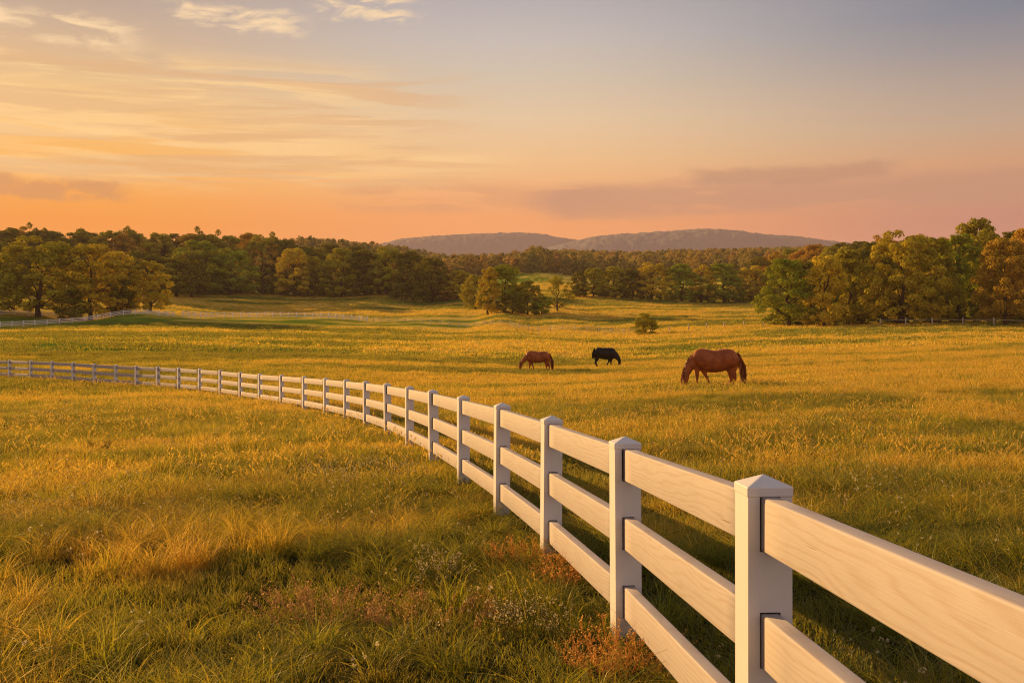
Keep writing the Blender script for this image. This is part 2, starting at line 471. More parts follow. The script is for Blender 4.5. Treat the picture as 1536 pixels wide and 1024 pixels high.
# ------------------------------------------------------------------ grass
def blade_clump(name, n, radius, h0, h1, w0, w1, lean, segs, seed, curl=.5, seeds=False):
    r = np.random.default_rng(seed)
    ang = r.uniform(0, 2 * math.pi, n); rad = radius * np.sqrt(r.uniform(0, 1, n))
    bx = np.cos(ang) * rad; by = np.sin(ang) * rad
    H = r.uniform(h0, h1, n) * (1 - .35 * (rad / radius) ** 2); W = r.uniform(w0, w1, n)
    la = ang + r.normal(0, .9, n); L = np.abs(r.normal(lean, lean * .5, n)) * H
    fa = r.uniform(0, math.pi, n)
    bl = r.uniform(0, 1, n)
    ts = np.linspace(0, 1, segs + 1)
    V = []; hh = []; bb = []
    for t in ts:
        out = L * (t ** 1.8) + curl * L * np.maximum(0, t - .55) * 1.2
        z = H * (t - .32 * curl * np.maximum(0, t - .5) ** 1.3 * 1.8)
        cx = bx + np.cos(la) * out; cy = by + np.sin(la) * out
        w = W * (1 - t ** 1.6) * .5 + .0004
        ux = np.cos(fa) * w; uy = np.sin(fa) * w
        V.append(np.stack([cx - ux, cy - uy, z], -1)); V.append(np.stack([cx + ux, cy + uy, z], -1))
        hh += [np.full(n, t), np.full(n, t)]; bb += [bl, bl]
    V = np.concatenate(V); hh = np.concatenate(hh); bb = np.concatenate(bb)
    V[:, 2] -= .02
    i = np.arange(n); Fs = []
    for s in range(segs):
        a = 2 * s * n + i
        Fs.append(np.stack([a, a + n, a + 3 * n, a + 2 * n], -1))
    Fc = np.concatenate(Fs)
    if seeds:   # seed heads: little crossed spindles up the last part of each stalk
        base = len(V); SV = []; SF = []; sh = []; sb = []
        for k in range(n):
            la_, H_, L_ = la[k], H[k], L[k]
            for q in range(7):
                t = .74 + .28 * q / 6
                out = L_ * (t ** 1.8) + curl * L_ * max(0, t - .55) * 1.2
                z = H_ * (t - .32 * curl * max(0, t - .5) ** 1.3 * 1.8) - .02
                c = np.array([bx[k] + math.cos(la_) * out, by[k] + math.sin(la_) * out, z])
                a_ = r.uniform(0, 6.28); s_ = r.uniform(.5, 1) * w1 * 2.2
                u = np.array([math.cos(a_), math.sin(a_), .5]) * s_; v = np.array([0, 0, 1.0]) * s_ * 1.5
                i0 = base + len(SV)
                SV += [c, c + u * .6 + v * .4, c + v * 1.3, c - u * .5 + v * .5]
                SF.append([i0, i0 + 1, i0 + 2, i0 + 3]); sh += [1, 1, 1, 1]; sb += [.95] * 4
        V = np.concatenate([V, np.array(SV)]); Fc = np.concatenate([Fc, np.array(SF)])
        hh = np.concatenate([hh, sh]); bb = np.concatenate([bb, sb])
    me = np_mesh(name, V, Fc, M_GRASS, False, {'h': ('FLOAT', hh), 'blade': ('FLOAT', bb)})
    return bpy.data.objects.new(name, me)

def scatter_group(coll):
    g = bpy.data.node_groups.new('scatter_' + coll.name, 'GeometryNodeTree')
    g.interface.new_socket('Geometry', in_out='INPUT', socket_type='NodeSocketGeometry')
    g.interface.new_socket('Geometry', in_out='OUTPUT', socket_type='NodeSocketGeometry')
    N = g.nodes; L = g.links
    gi = N.new('NodeGroupInput'); go = N.new('NodeGroupOutput')
    ci = N.new('GeometryNodeCollectionInfo'); ci.inputs['Collection'].default_value = coll
    ci.inputs['Separate Children'].default_value = True; ci.inputs['Reset Children'].default_value = True
    iop = N.new('GeometryNodeInstanceOnPoints'); iop.inputs['Pick Instance'].default_value = True
    def named(nm, typ):
        a = N.new('GeometryNodeInputNamedAttribute'); a.data_type = typ; a.inputs['Name'].default_value = nm
        return a.outputs['Attribute']
    L.new(gi.outputs[0], iop.inputs['Points']); L.new(ci.outputs[0], iop.inputs['Instance'])
    L.new(named('pick', 'INT'), iop.inputs['Instance Index'])
    L.new(named('turn', 'FLOAT_VECTOR'), iop.inputs['Rotation'])
    L.new(named('size', 'FLOAT_VECTOR'), iop.inputs['Scale'])
    L.new(iop.outputs[0], go.inputs[0])
    return g

def scatter(name, protos, P, tint, size, lush=None, tilt=.12):
    coll = bpy.data.collections.new(name + '_kinds')
    for o in protos: coll.objects.link(o)
    n = len(P)
    turn = np.stack([RNG.normal(0, tilt, n), RNG.normal(0, tilt, n), RNG.uniform(0, 6.283, n)], -1)
    me = np_mesh(name, P, np.zeros((0, 4), int), None, False,
                 {'pick': ('INT', RNG.integers(0, len(protos), n)), 'turn': ('FLOAT_VECTOR', turn),
                  'size': ('FLOAT_VECTOR', size), 'tint': ('FLOAT', tint), 'lush': ('FLOAT', lush if lush is not None else np.zeros(n))})
    o = mesh_obj(name, me)
    md = o.modifiers.new('scatter', 'NODES'); md.node_group = scatter_group(coll)
    return o

def wedge_points(d0, d1, dens, spread=.60, pad=2.5):
    """random ground points between two distances, in front of the photographer and a little to either side"""
    area = 0.5 * 2 * spread * (d1 ** 2 - d0 ** 2) + 2 * pad * (d1 - d0)
    n = int(area * dens)
    y = np.sqrt(RNG.uniform(d0 ** 2, d1 ** 2, int(n * 1.0)))
    x = RNG.uniform(-1, 1, len(y)) * (spread * y + pad)
    return x, y

def sz(n, a, b, hs):
    s = RNG.uniform(a, b, n)
    return np.stack([s, s, s * hs], -1)

def fence_side_mow(x, y):
    """shorter growth along the fence line"""
    pp = np.array(POSTS)[:, :2]
    dmin = np.full(len(x), 9e9)
    for k in range(len(pp) - 1):
        a, b = pp[k], pp[k + 1]; ab = b - a
        t = np.clip(((x - a[0]) * ab[0] + (y - a[1]) * ab[1]) / (ab @ ab), 0, 1)
        dmin = np.minimum(dmin, np.hypot(x - a[0] - t * ab[0], y - a[1] - t * ab[1]))
    return dmin

def build_grass():
    near = [blade_clump('grass_clump', 40, .13, .04, .15, .0035, .007, .45, 3, 100 + k, .6) for k in range(6)]
    tuss = [blade_clump('grass_tussock', 70, .075 + .02 * (k % 3), .16, .46, .003, .0065, .55 + .12 * (k % 3), 5, 150 + k, .9) for k in range(7)]
    tussm = [blade_clump('grass_tussock', 60, .16, .14, .36, .006, .012, .5, 3, 180 + k, .8) for k in range(5)]
    mid = [blade_clump('grass_clump', 44, .20, .10, .28, .007, .014, .35, 3, 200 + k) for k in range(6)]
    far = [blade_clump('grass_clump', 46, .42, .12, .32, .016, .032, .3, 2, 300 + k) for k in range(5)]
    vfar = [blade_clump('grass_clump', 46, 1.0, .12, .32, .04, .085, .3, 2, 400 + k) for k in range(4)]
    stalk = [blade_clump('seed_stalk', 7, .16, .32, .58, .0022, .0035, .30, 4, 500 + k, .8, True) for k in range(5)]
    stalkf = [blade_clump('seed_stalk', 9, .35, .30, .55, .006, .011, .28, 3, 600 + k, .6, True) for k in range(4)]
    def hs(x, y, a=.62, b=1.25, sc=1.1):
        mow = fence_side_mow(x, y)
        v = fbm(x / sc + 3, y / sc, 41, 3)
        v2 = fbm(x / 5, y / 4 + 9, 43, 3)
        return np.clip((a + (b - a) * np.clip((v * .6 + v2 * .4 - .28) * 2.2, 0, 1.15)), .3, 1.6) * np.clip(.6 + mow * .5, .6, 1)
    for nm, protos, d0, d1, dens, a, b in (('grass', near, 1.2, 12.5, 78, .8, 1.25), ('grass.001', mid, 12.5, 36, 30, .8, 1.3), ('grass.004', tuss, 1.2, 12.5, 26, .7, 1.25), ('grass.005', tussm, 12.5, 40, 7, .7, 1.3),
                                          ('grass.002', far, 36, 92, 8, .8, 1.3), ('grass.003', vfar, 92, 430, .75, .8, 1.35)):
        x, y = wedge_points(d0, d1, dens)
        if protos in (tuss, tussm):
            keep = fbm(x / .9 + 11, y / .9, 91, 3) + RNG.normal(0, .07, len(x)) > .46
            x, y = x[keep], y[keep]
        if protos is vfar:      # grazed short along the far paddock fence
            dd = np.hypot(x, y); keep = ~((dd > 206) & (dd < 272) & (x < -8)); x, y = x[keep], y[keep]
        P = np.stack([x, y, ground(x, y)], -1)
        t = np.clip(dryness_and_light(x, y) + RNG.normal(0, .20, len(x)) + {'grass': -.32, 'grass.001': -.16, 'grass.004': .08, 'grass.005': .10}.get(nm, 0), 0, 1)
        lush = np.clip((fbm(x / 1.3 + 60, y / 1.3, 71, 3) - .60) * 6, 0, 1) * np.clip(1 - y / 30, 0, 1)
        o = scatter(nm, protos, P, t, sz(len(x), a, b, hs(x, y)[:, None] if False else 1.0) * np.stack([np.ones(len(x)), np.ones(len(x)), hs(x, y)], -1), lush)
        tag(o, 'unmown meadow grass in green and golden patches', 'grass', 'meadow grass', kind='stuff')
    curls = [blade_clump('dry_straw', 6, .12, .22, .48, .0024, .0042, .95 + .2 * (k % 3), 8, 700 + k, 1.5) for k in range(6)]
    for nm, protos, d0, d1, dens in (('seeding_grass', stalk, 2.0, 14, 6.5), ('seeding_grass.001', stalkf, 14, 70, 2.2), ('dry_grass', curls, 1.5, 13, 11)):
        x, y = wedge_points(d0, d1, dens)
        keep = (.45 * fbm(x / 2.5, y / 2.5, 81, 3) + .55 * fbm(x / 9, y / 6, 83, 3) + RNG.normal(0, .05, len(x)) > .52)
        x, y = x[keep], y[keep]
        P = np.stack([x, y, ground(x, y)], -1)
        o = scatter(nm, protos, P, np.clip(.66 + RNG.normal(0, .18, len(x)), 0, 1), sz(len(x), .75, 1.15, .9), np.clip(RNG.normal(.15, .25, len(x)), 0, 1), .18)
        tag(o, 'curling dry straw tangled in the green grass' if nm == 'dry_grass' else 'tall dry grass stalks with pale seed heads', 'grass', 'meadow grass', kind='stuff')
def build_flower_specks():
    kinds = []
    for k in range(4):
        r = np.random.default_rng(1500 + k); t = Tubes(); HV = []; HF = []
        for q in range(4):
            b0 = np.array([r.normal(0, .06), r.normal(0, .06), -.02]); e = b0 + np.array([r.normal(0, .03), r.normal(0, .03), r.uniform(.14, .30)])
            t.add([b0, (b0 + e) / 2 + r.normal(0, .01, 3), e], [.0016, .0014, .001], 3, False)
            for _ in range(5):
                c = e + r.normal(0, .006, 3); z_ = r.uniform(.0045, .0085); u = r.normal(0, 1, 3); u /= np.linalg.norm(u); v = np.cross(u, r.normal(0, 1, 3)); v /= np.linalg.norm(v)
                i0 = len(HV); HV += [c - u * z_, c + v * z_, c + u * z_, c - v * z_]; HF.append([i0, i0 + 1, i0 + 2, i0 + 3])
        nV = len(t.V)
        me = np_mesh('meadow_flower', np.array(t.V + HV), t.F + [[i + nV for i in f] for f in HF], M_STEM)
        me.materials.append(M_BLOOM)
        me.polygons.foreach_set('material_index', np.array([0] * len(t.F) + [1] * len(HF), np.int32))
        kinds.append(bpy.data.objects.new('meadow_flower', me))
    x, y = wedge_points(3.0, 40, 3.0)
    keep = fbm(x / 2.0 + 40, y / 2.4, 131, 3) + RNG.normal(0, .05, len(x)) + .05 * (x < 0) > .575
    x, y = x[keep], y[keep]
    o = scatter('meadow_flowers', kinds, np.stack([x, y, ground(x, y)], -1), np.zeros(len(x)), sz(len(x), .8, 1.3, 1.0), None, .15)
    tag(o, 'tiny cream flowers scattered through the meadow grass', 'wildflowers', kind='stuff')
M_STEM = flat_material('weed_stem', (.11, .10, .02), (.22, .15, .04), 20, .2)
M_BLOOM = flat_material('pale_weed_flowers', (.46, .38, .19), (.66, .56, .34), 25, .45)
build_grass()
build_flower_specks()

# ------------------------------------------------------------------ the white board fence
PW = .155; SLOT_W, SLOT_H = .072, .192; RAIL_W, RAIL_H = .064, .184
SLOT_TOP = [.066, .466, .866]       # below the apex
def post_mesh():
    """square post with three mortises through the two faces across the line (local x = along the fence)"""
    bm = bmesh.new()
    z1 = POST_H - .066; z0 = -.35; w = PW / 2
    zs = [z0]
    for t in reversed(SLOT_TOP): zs += [POST_H - t - SLOT_H, POST_H - t]
    zs[-1] = min(zs[-1], z1 - .002); zs.append(z1)
    ys = [-w, -SLOT_W / 2, SLOT_W / 2, w]
    for sx in (-1, 1):
        g = {}
        for i, y in enumerate(ys):
            for j, z in enumerate(zs): g[i, j] = bm.verts.new((sx * w, y, z))
        for i in range(3):
            for j in range(len(zs) - 1):
                hole = (i == 1 and j in (1, 3, 5))
                q = [g[i, j], g[i + 1, j], g[i + 1, j + 1], g[i, j + 1]]
                if not hole:
                    bm.faces.new(q if sx > 0 else q[::-1])
                else:
                    inn = [bm.verts.new((sx * (w - .045), v.co.y, v.co.z)) for v in q]
                    for k in range(4):
                        f = [q[k], q[(k + 1) % 4], inn[(k + 1) % 4], inn[k]]
                        bm.faces.new(f)
                    bm.faces.new(inn)
    for sy in (-1, 1):
        a = [bm.verts.new((-w, sy * w, z0)), bm.verts.new((w, sy * w, z0)), bm.verts.new((w, sy * w, z1)), bm.verts.new((-w, sy * w, z1))]
        bm.faces.new(a if sy < 0 else a[::-1])
    bmesh.ops.remove_doubles(bm, verts=bm.verts, dist=1e-5)
    bmesh.ops.recalc_face_normals(bm, faces=bm.faces)
    ed = [e for e in bm.edges if abs(abs(e.verts[0].co.x) - w) < 1e-5 and abs(abs(e.verts[0].co.y) - w) < 1e-5
          and abs(e.verts[0].co.x - e.verts[1].co.x) < 1e-5 and abs(e.verts[0].co.y - e.verts[1].co.y) < 1e-5]
    bmesh.ops.bevel(bm, geom=ed, offset=.006, segments=2, profile=.5, affect='EDGES')
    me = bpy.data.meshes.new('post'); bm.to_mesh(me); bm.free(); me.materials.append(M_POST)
    return me

def cap_mesh():
    bm = bmesh.new(); w = PW / 2 + .0035
    zb, zt, za = POST_H - .070, POST_H - .036, POST_H
    lo = [bm.verts.new((sx * w, sy * w, zb)) for sx, sy in ((-1, -1), (1, -1), (1, 1), (-1, 1))]
    hi = [bm.verts.new((sx * w, sy * w, zt)) for sx, sy in ((-1, -1), (1, -1), (1, 1), (-1, 1))]
    ap = bm.verts.new((0, 0, za))
    bm.faces.new(lo[::-1])
    for k in range(4):
        bm.faces.new([lo[k], lo[(k + 1) % 4], hi[(k + 1) % 4], hi[k]]); bm.faces.new([hi[k], hi[(k + 1) % 4], ap])
    bmesh.ops.bevel(bm, geom=[e for e in bm.edges], offset=.004, segments=2, profile=.5, affect='EDGES')
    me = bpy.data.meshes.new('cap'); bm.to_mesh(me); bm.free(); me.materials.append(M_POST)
    return me

def rail_mesh(length):
    """rounded plank, local x along it"""
    r = .008; w, h = RAIL_W / 2, RAIL_H / 2; prof = []
    for cx, cy, a0 in ((w - r, h - r, 0), (-w + r, h - r, 90), (-w + r, -h + r, 180), (w - r, -h + r, 270)):
        for k in range(5):
            a = math.radians(a0 + 90 * k / 4); prof.append((cx + r * math.cos(a), cy + r * math.sin(a)))
    n = len(prof); xs = np.linspace(0, length, 9)
    V = [(x, p[0], p[1]) for x in xs for p in prof]; Fc = []
    for i in range(len(xs) - 1):
        for s in range(n):
            a = i * n + s; b2 = i * n + (s + 1) % n
            Fc.append([a, b2, b2 + n, a + n])
    Fc.append(list(range(n))[::-1]); Fc.append([(len(xs) - 1) * n + s for s in range(n)])
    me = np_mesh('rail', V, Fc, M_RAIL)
    for p in me.polygons: p.use_smooth = len(p.vertices) == 4
    return me

def build_white_fence():
    root = empty('board_fence', POSTS[1])
    tag(root, 'white three-rail board fence curving from the near corner across the meadow', 'fence')
    base = Vector(POSTS[1])
    pm, cm = post_mesh(), cap_mesh()
    P = [np.array(p) for p in POSTS]
    for i, p in enumerate(P):
        t = P[min(i + 1, len(P) - 1)] - P[max(i - 1, 0)]
        o = mesh_obj('post', pm, root, Vector(p) - base)
        o.rotation_euler = (random.gauss(0, .007), random.gauss(0, .007), math.atan2(t[1], t[0]))
        mesh_obj('cap', cm, o)
    for i in range(len(P) - 1):
        a, b = P[i], P[i + 1]
        for k, st in enumerate(SLOT_TOP):
            zc = POST_H - st - SLOT_H / 2 - .003
            pa = a + np.array([0, 0, zc]); pb = b + np.array([0, 0, zc])
            v = pb - pa; L = np.linalg.norm(v); u = v / L
            s = PW / 2 - .028
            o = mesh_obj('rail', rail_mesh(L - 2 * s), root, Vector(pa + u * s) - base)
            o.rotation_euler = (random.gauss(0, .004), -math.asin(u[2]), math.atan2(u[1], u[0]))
build_white_fence()

# ------------------------------------------------------------------ distant fences
def far_fence(name, label, path, step, h, rails, pw, rh, mat, rail_mat=None, span=3, cat='fence', group=None, posts_up=0.08):
    """path: [(photo x, foot row, distance)] laid out on the ground in metres"""
    pts = np.array([world_of(*p)[:2] for p in path])
    seg = np.linalg.norm(np.diff(pts, axis=0), axis=1); cum = np.concatenate([[0], np.cumsum(seg)])
    s = np.arange(0, cum[-1], step)
    x = np.interp(s, cum, pts[:, 0]); y = np.interp(s, cum, pts[:, 1]); z = ground(x, y)
    root = empty(name, (x[0], y[0], z[0])); tag(root, label, cat, group)
    b0 = np.array([x[0], y[0], z[0]])
    t = Tubes(); q = pw / 2 * 1.41
    t.add([(0, 0, -.3), (0, 0, h + posts_up)], [q, q], 4)
    pm = np_mesh('post', t.V, t.F, mat)
    for i in range(len(s)):
        o = mesh_obj('post', pm, root, np.array([x[i], y[i], z[i]]) - b0)
        o.rotation_euler = (random.gauss(0, .02), random.gauss(0, .02), math.pi / 4 + math.atan2(y[min(i + 1, len(s) - 1)] - y[max(i - 1, 0)], x[min(i + 1, len(s) - 1)] - x[max(i - 1, 0)]))
    for rz in rails:
        for i in range(0, len(s) - 1, span):
            idx = list(range(i, min(i + span, len(s) - 1) + 1))
            tb = Tubes()
            tb.add([np.array([x[k], y[k], z[k] + rz]) - b0 for k in idx], [(.02, rh / 2)] * len(idx), 6)
            mesh_obj('rail', np_mesh('rail', tb.V, tb.F, rail_mat or mat), root)
far_fence('paddock_fence', 'far white paddock fence running below the big trees at the left, lower of two', [(-60, 492, 190), (0, 489.5, 200), (60, 485.5, 208), (120, 481, 214), (190, 477.5, 217), (240, 474.5, 222), (272, 473.5, 229)],
          2.6, 1.12, (.35, .68, 1.02), .15, .17, M_FARPAINT)
far_fence('paddock_fence', 'far pale paddock fence crossing the shaded field in the middle distance', [(274, 473.6, 229.5), (330, 474.5, 246), (400, 476, 258), (480, 480, 250), (560, 484, 240)],
          2.6, 1.42, (.50, .90, 1.30), .14, .15, M_FARPAINT)
far_fence('paddock_fence', 'second white paddock fence close behind the first, under the big left trees', [(-60, 481, 222), (0, 480.5, 224), (60, 480, 226), (125, 478.5, 229)],
          2.8, 1.2, (.35, .68, 1.02), .14, .14, M_FARPAINT)
far_fence('wire_fence', 'thin post and wire fence crossing the sunlit field behind the horses', [(560, 484, 245), (640, 488, 230), (700, 491.5, 220), (800, 496.5, 200), (880, 500, 190), (955, 502.5, 180)],
          3.2, 1.15, (.4, .75, 1.08), .10, .07, M_PALEWOOD, M_PALEWOOD, span=4)
far_fence('picket_row', 'low row of weathered stakes along the field crest beside the round shrub', [(975, 502, 175), (1030, 498.5, 178), (1090, 493.5, 182), (1150, 489.5, 184), (1200, 489, 182)],
          4.0, .95, (), .16, .05, M_PALEWOOD)
far_fence('rail_fence', 'pale one-rail fence at the foot of the right trees', [(1320, 489, 172), (1400, 490, 165), (1470, 490.5, 162), (1530, 491, 160), (1600, 491.5, 160)],
          4.6, 1.3, (1.05,), .17, .09, M_PALEWOOD, span=2)

# ------------------------------------------------------------------ trees
def make_crown(seed, kind):
    r = np.random.default_rng(seed)
    blobs = []
    if kind == 'oak':
        cz, rx, rz, n = .52, .40, .46, 120
    elif kind == 'tall':
        cz, rx, rz, n = .53, .29, .46, 95
    elif kind == 'bush':
        cz, rx, rz, n = .48, .44, .50, 40
    elif kind == 'open':
        cz, rx, rz, n = .58, .38, .40, 30
    else:
        cz, rx, rz, n = .60, .2, .42, 26
    lobes = r.normal(0, 1, (7, 3)); lobes /= np.linalg.norm(lobes, axis=1)[:, None]; lw = r.uniform(-.20, .22, 7)
    foot = {'oak': .07, 'tall': .07, 'bush': .06, 'open': .16, 'pine': .3}[kind]
    while len(blobs) < n:
        z = r.uniform(foot, .94); a = r.uniform(0, 6.283)
        wz = np.interp(z, [0, .12, .25, .42, .6, .75, .88, 1.0], [.62, .84, .97, 1.0, .93, .76, .50, .15])
        q = r.uniform(.05, 1) ** (.30 if len(blobs) > n // 6 else .9) * .92
        v = np.array([math.cos(a) * wz, math.sin(a) * wz, (z - .5) * 2]); v /= np.linalg.norm(v)
        k = 1 + sum(w * max(0, v @ l) ** 3 for l, w in zip(lobes, lw))
        c = np.array([math.cos(a) * rx * wz * q * k, math.sin(a) * rx * wz * q * k, .06 + (z - .06) * (1 + (k - 1) * .4)])
        if kind == 'pine':
            t = r.uniform(.45, .97); wdt = .22 * (1.05 - t) / .55 + .03
            c = np.array([math.cos(a) * wdt * r.uniform(.3, 1), math.sin(a) * wdt * r.uniform(.3, 1), t])
        br = {'oak': (.042, .082), 'tall': (.038, .072), 'bush': (.09, .16), 'open': (.06, .10), 'pine': (.05, .08)}[kind]
        blobs.append((c, r.uniform(*br)))
    return blobs

def crown_mesh(name, blobs, leaves, leaf, seed, flat=.72):
    r = np.random.default_rng(seed)
    C = np.array([b[0] for b in blobs]); R = np.array([b[1] for b in blobs])
    w = R ** 1.8; idx = r.choice(len(C), leaves, p=w / w.sum())
    v = r.normal(0, 1, (leaves, 3)); v[:, 2] += .45; v /= np.linalg.norm(v, axis=1)[:, None]
    sh = 1 + .22 * np.sin(v[:, 0] * 5 + idx) * np.cos(v[:, 2] * 6 + idx * 1.7)
    q = r.uniform(.55, 1, leaves) ** .5 * sh + np.abs(r.normal(0, .045, leaves))
    P = C[idx] + v * (R[idx] * q)[:, None] * np.array([1, 1, flat])
    P[:, 2] = np.maximum(P[:, 2], .005 + r.uniform(0, .04, leaves))
    nrm = v + r.normal(0, .36, (leaves, 3)); nrm /= np.linalg.norm(nrm, axis=1)[:, None]
    tmp = r.normal(0, 1, (leaves, 3)); u = np.cross(nrm, tmp); u /= np.linalg.norm(u, axis=1)[:, None]; t = np.cross(nrm, u)
    s = leaf * r.uniform(.6, 1.3, leaves)
    su = u * s[:, None]; stt = t * (s * r.uniform(.45, .75, leaves))[:, None]
    V = np.stack([P - su, P + stt - su * .1 - nrm * s[:, None] * .12, P + su, P - stt + su * .15 - nrm * s[:, None] * .12], 1).reshape(-1, 3)
    Fc = np.arange(leaves * 4).reshape(-1, 4)
    blobrand = r.uniform(0, 1, len(C))
    return np_mesh(name, V, Fc, M_LEAF, False, {'clump': ('FLOAT', np.repeat(blobrand[idx], 4)), 'leaf': ('FLOAT', np.repeat(r.uniform(0, 1, leaves), 4))})

def trunk_mesh(name, blobs, seed, kind, rad=.020):
    r = np.random.default_rng(seed + 900); t = Tubes()
    top = .80 if kind != 'pine' else .96
    pts = [np.array([r.normal(0, .008) * k, r.normal(0, .008) * k, -.03 + (top + .03) * k / 6]) for k in range(7)]
    t.add(pts, [rad * 1.5, rad * 1.05, rad * .9, rad * .75, rad * .55, rad * .35, rad * .12], 9)
    order = sorted(blobs, key=lambda b: r.uniform())[:(15 if kind != 'bush' else 10)]
    for c, R in order:
        zf = max(.12, c[2] - .12 - .45 * np.linalg.norm(c[:2])); zf = min(zf, top * .85)
        k = (zf + .03) / (top + .03) * 6; i = int(k); a = pts[i] + (pts[min(i + 1, 6)] - pts[i]) * (k - i)
        mid = (a + c) / 2 + np.array([r.normal(0, .012), r.normal(0, .012), -.015])
        r0 = rad * (.55 - .3 * zf)
        t.add([a, mid, c], [r0, r0 * .65, r0 * .2], 6)
        for _ in range(2):
            e = c + r.normal(0, R * .6, 3); t.add([mid * .4 + c * .6, (c + e) / 2, e], [r0 * .35, r0 * .22, r0 * .08], 5)
    return np_mesh(name, t.V, t.F, M_BARK, True)

PROTO = {}
def proto(kind, i):
    key = (kind, i)
    if key not in PROTO:
        b = make_crown(1000 + i * 13 + hash_kind(kind), kind)
        nl = {'oak': 16000, 'tall': 13000, 'bush': 6000, 'open': 4500, 'pine': 3400, 'bare': 700}[kind]
        lf = {'oak': .0150, 'tall': .0140, 'bush': .030, 'open': .0165, 'pine': .015, 'bare': .012}[kind]
        PROTO[key] = (crown_mesh('crown', b, nl, lf, 2000 + i * 7 + hash_kind(kind)), trunk_mesh('trunk', b, 3000 + i * 5 + hash_kind(kind), kind))
    return PROTO[key]
def hash_kind(k): return {'oak': 0, 'tall': 100, 'bush': 200, 'open': 300, 'pine': 400, 'bare': 500}[k]
def make_crown_safe(seed, kind): return make_crown(seed, 'open' if kind == 'bare' else kind)

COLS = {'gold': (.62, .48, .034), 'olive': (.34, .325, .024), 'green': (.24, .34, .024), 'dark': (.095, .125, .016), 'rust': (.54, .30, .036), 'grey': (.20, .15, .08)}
CROWN_W = {'oak': .70, 'tall': .53, 'bush': 1.10, 'open': .76, 'pine': .52, 'bare': .72}
def tree(px, base, top, width, d, kind, col, label, group=None, name='tree', cat='tree', z=None):
    """a tree whose foot is at distance d in the direction of photo x; height and spread in metres follow from how large it shows"""
    p = world_of(px, base, d)
    gz = float(ground(np.array([p[0]]), np.array([p[1]]))[0])
    ztop = CAMZ + (512 - top) / F * d
    H = max(1.0, ztop - gz); W = width / F * d
    cm, tm = proto(kind, random.randrange(5 if kind in ('oak', 'tall') else 3))
    root = empty(name, (p[0], p[1], gz - .05), random.uniform(0, 6.283))
    sxy = 1.02 * W / CROWN_W[kind]; root.scale = (sxy * random.uniform(.94, 1.06), sxy * random.uniform(.94, 1.06), H * 1.0)
    tag(root, label, cat, group)
    tr = mesh_obj('trunk', tm, root)
    cr = mesh_obj('crown', cm, root)
    j = lambda v: max(.01, v * random.uniform(.85, 1.15))
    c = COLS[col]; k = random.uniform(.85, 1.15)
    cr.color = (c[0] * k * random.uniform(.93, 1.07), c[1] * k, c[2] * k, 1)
    return root
_mc = make_crown
make_crown = lambda s, k: _mc(s, 'open' if k == 'bare' else k)

# big trees at the left, beyond the white paddock fences
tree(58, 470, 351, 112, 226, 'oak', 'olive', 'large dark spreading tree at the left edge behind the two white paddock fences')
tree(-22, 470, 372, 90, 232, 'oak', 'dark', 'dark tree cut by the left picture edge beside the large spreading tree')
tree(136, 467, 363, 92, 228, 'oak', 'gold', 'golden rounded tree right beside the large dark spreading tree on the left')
tree(176, 465, 376, 66, 238, 'tall', 'gold', 'golden green tree on the right shoulder of the rounded golden tree')
tree(226, 463.5, 390, 58, 237, 'oak', 'gold', 'small isolated golden tree standing clear at the right end of the left clump')
tree(182, 465, 424, 50, 232, 'bush', 'dark', 'low dark bush under the golden trees of the left clump', name='bush', cat='bush')
tree(108, 468, 430, 60, 224, 'bush', 'dark', 'dark undergrowth bush between the large dark tree and the golden tree', name='bush', cat='bush')
# second rank along the left field edge
tree(300, 441, 360, 78, 365, 'oak', 'green', 'round green tree with domed crown standing forward in the left treeline')
tree(346, 441, 370, 66, 368, 'oak', 'green', 'green tree joined to the right of the domed green tree')
tree(395, 440, 378, 44, 372, 'bare', 'grey', 'thin greyish half-bare tree between the green pair and the golden pair')
tree(440, 443, 371, 54, 370, 'oak', 'gold', 'golden-topped tree in the middle of the left treeline')
tree(468, 444, 381, 44, 372, 'oak', 'olive', 'olive tree leaning against the right of the golden-topped tree')
for (px, base, top, w, k, c, lab) in [
        (512, 445, 366, 60, 'oak', 'olive', 'broad olive tree right of the golden pair in the left treeline'),
        (548, 446, 374, 58, 'tall', 'dark', 'dark narrow tree between two broad trees in the left treeline'),
        (580, 447, 368, 58, 'oak', 'olive', 'tall broad olive tree near the lower right end of the left treeline'),
        (614, 448, 376, 56, 'oak', 'dark', 'dark rounded tree where the left treeline steps down'),
        (648, 450, 386, 54, 'oak', 'dark', 'last tall dark tree at the right end of the left treeline'),
        (690, 454, 404, 52, 'oak', 'gold', 'lower golden tree just past the end of the left treeline'),
        (672, 451, 410, 36, 'tall', 'rust', 'short rusty tree squeezed beside the lower golden tree'),
        (713, 459, 411, 40, 'oak', 'olive', 'olive tree in the gap between the lower golden tree and the mid-field island')]:
    tree(px, base, top, w, 300 if px > 700 else 345 if px > 640 else 368, k, c, lab)
for px, d, w in ((-330, 236, 120), (-265, 246, 110), (-205, 238, 120), (-150, 250, 100), (-100, 240, 100)):
    tree(px, 470, 344, w, d, 'oak', 'dark', 'dark tree standing beyond the left end of the white paddock fences', 'trees beyond the left end of the paddock fences')
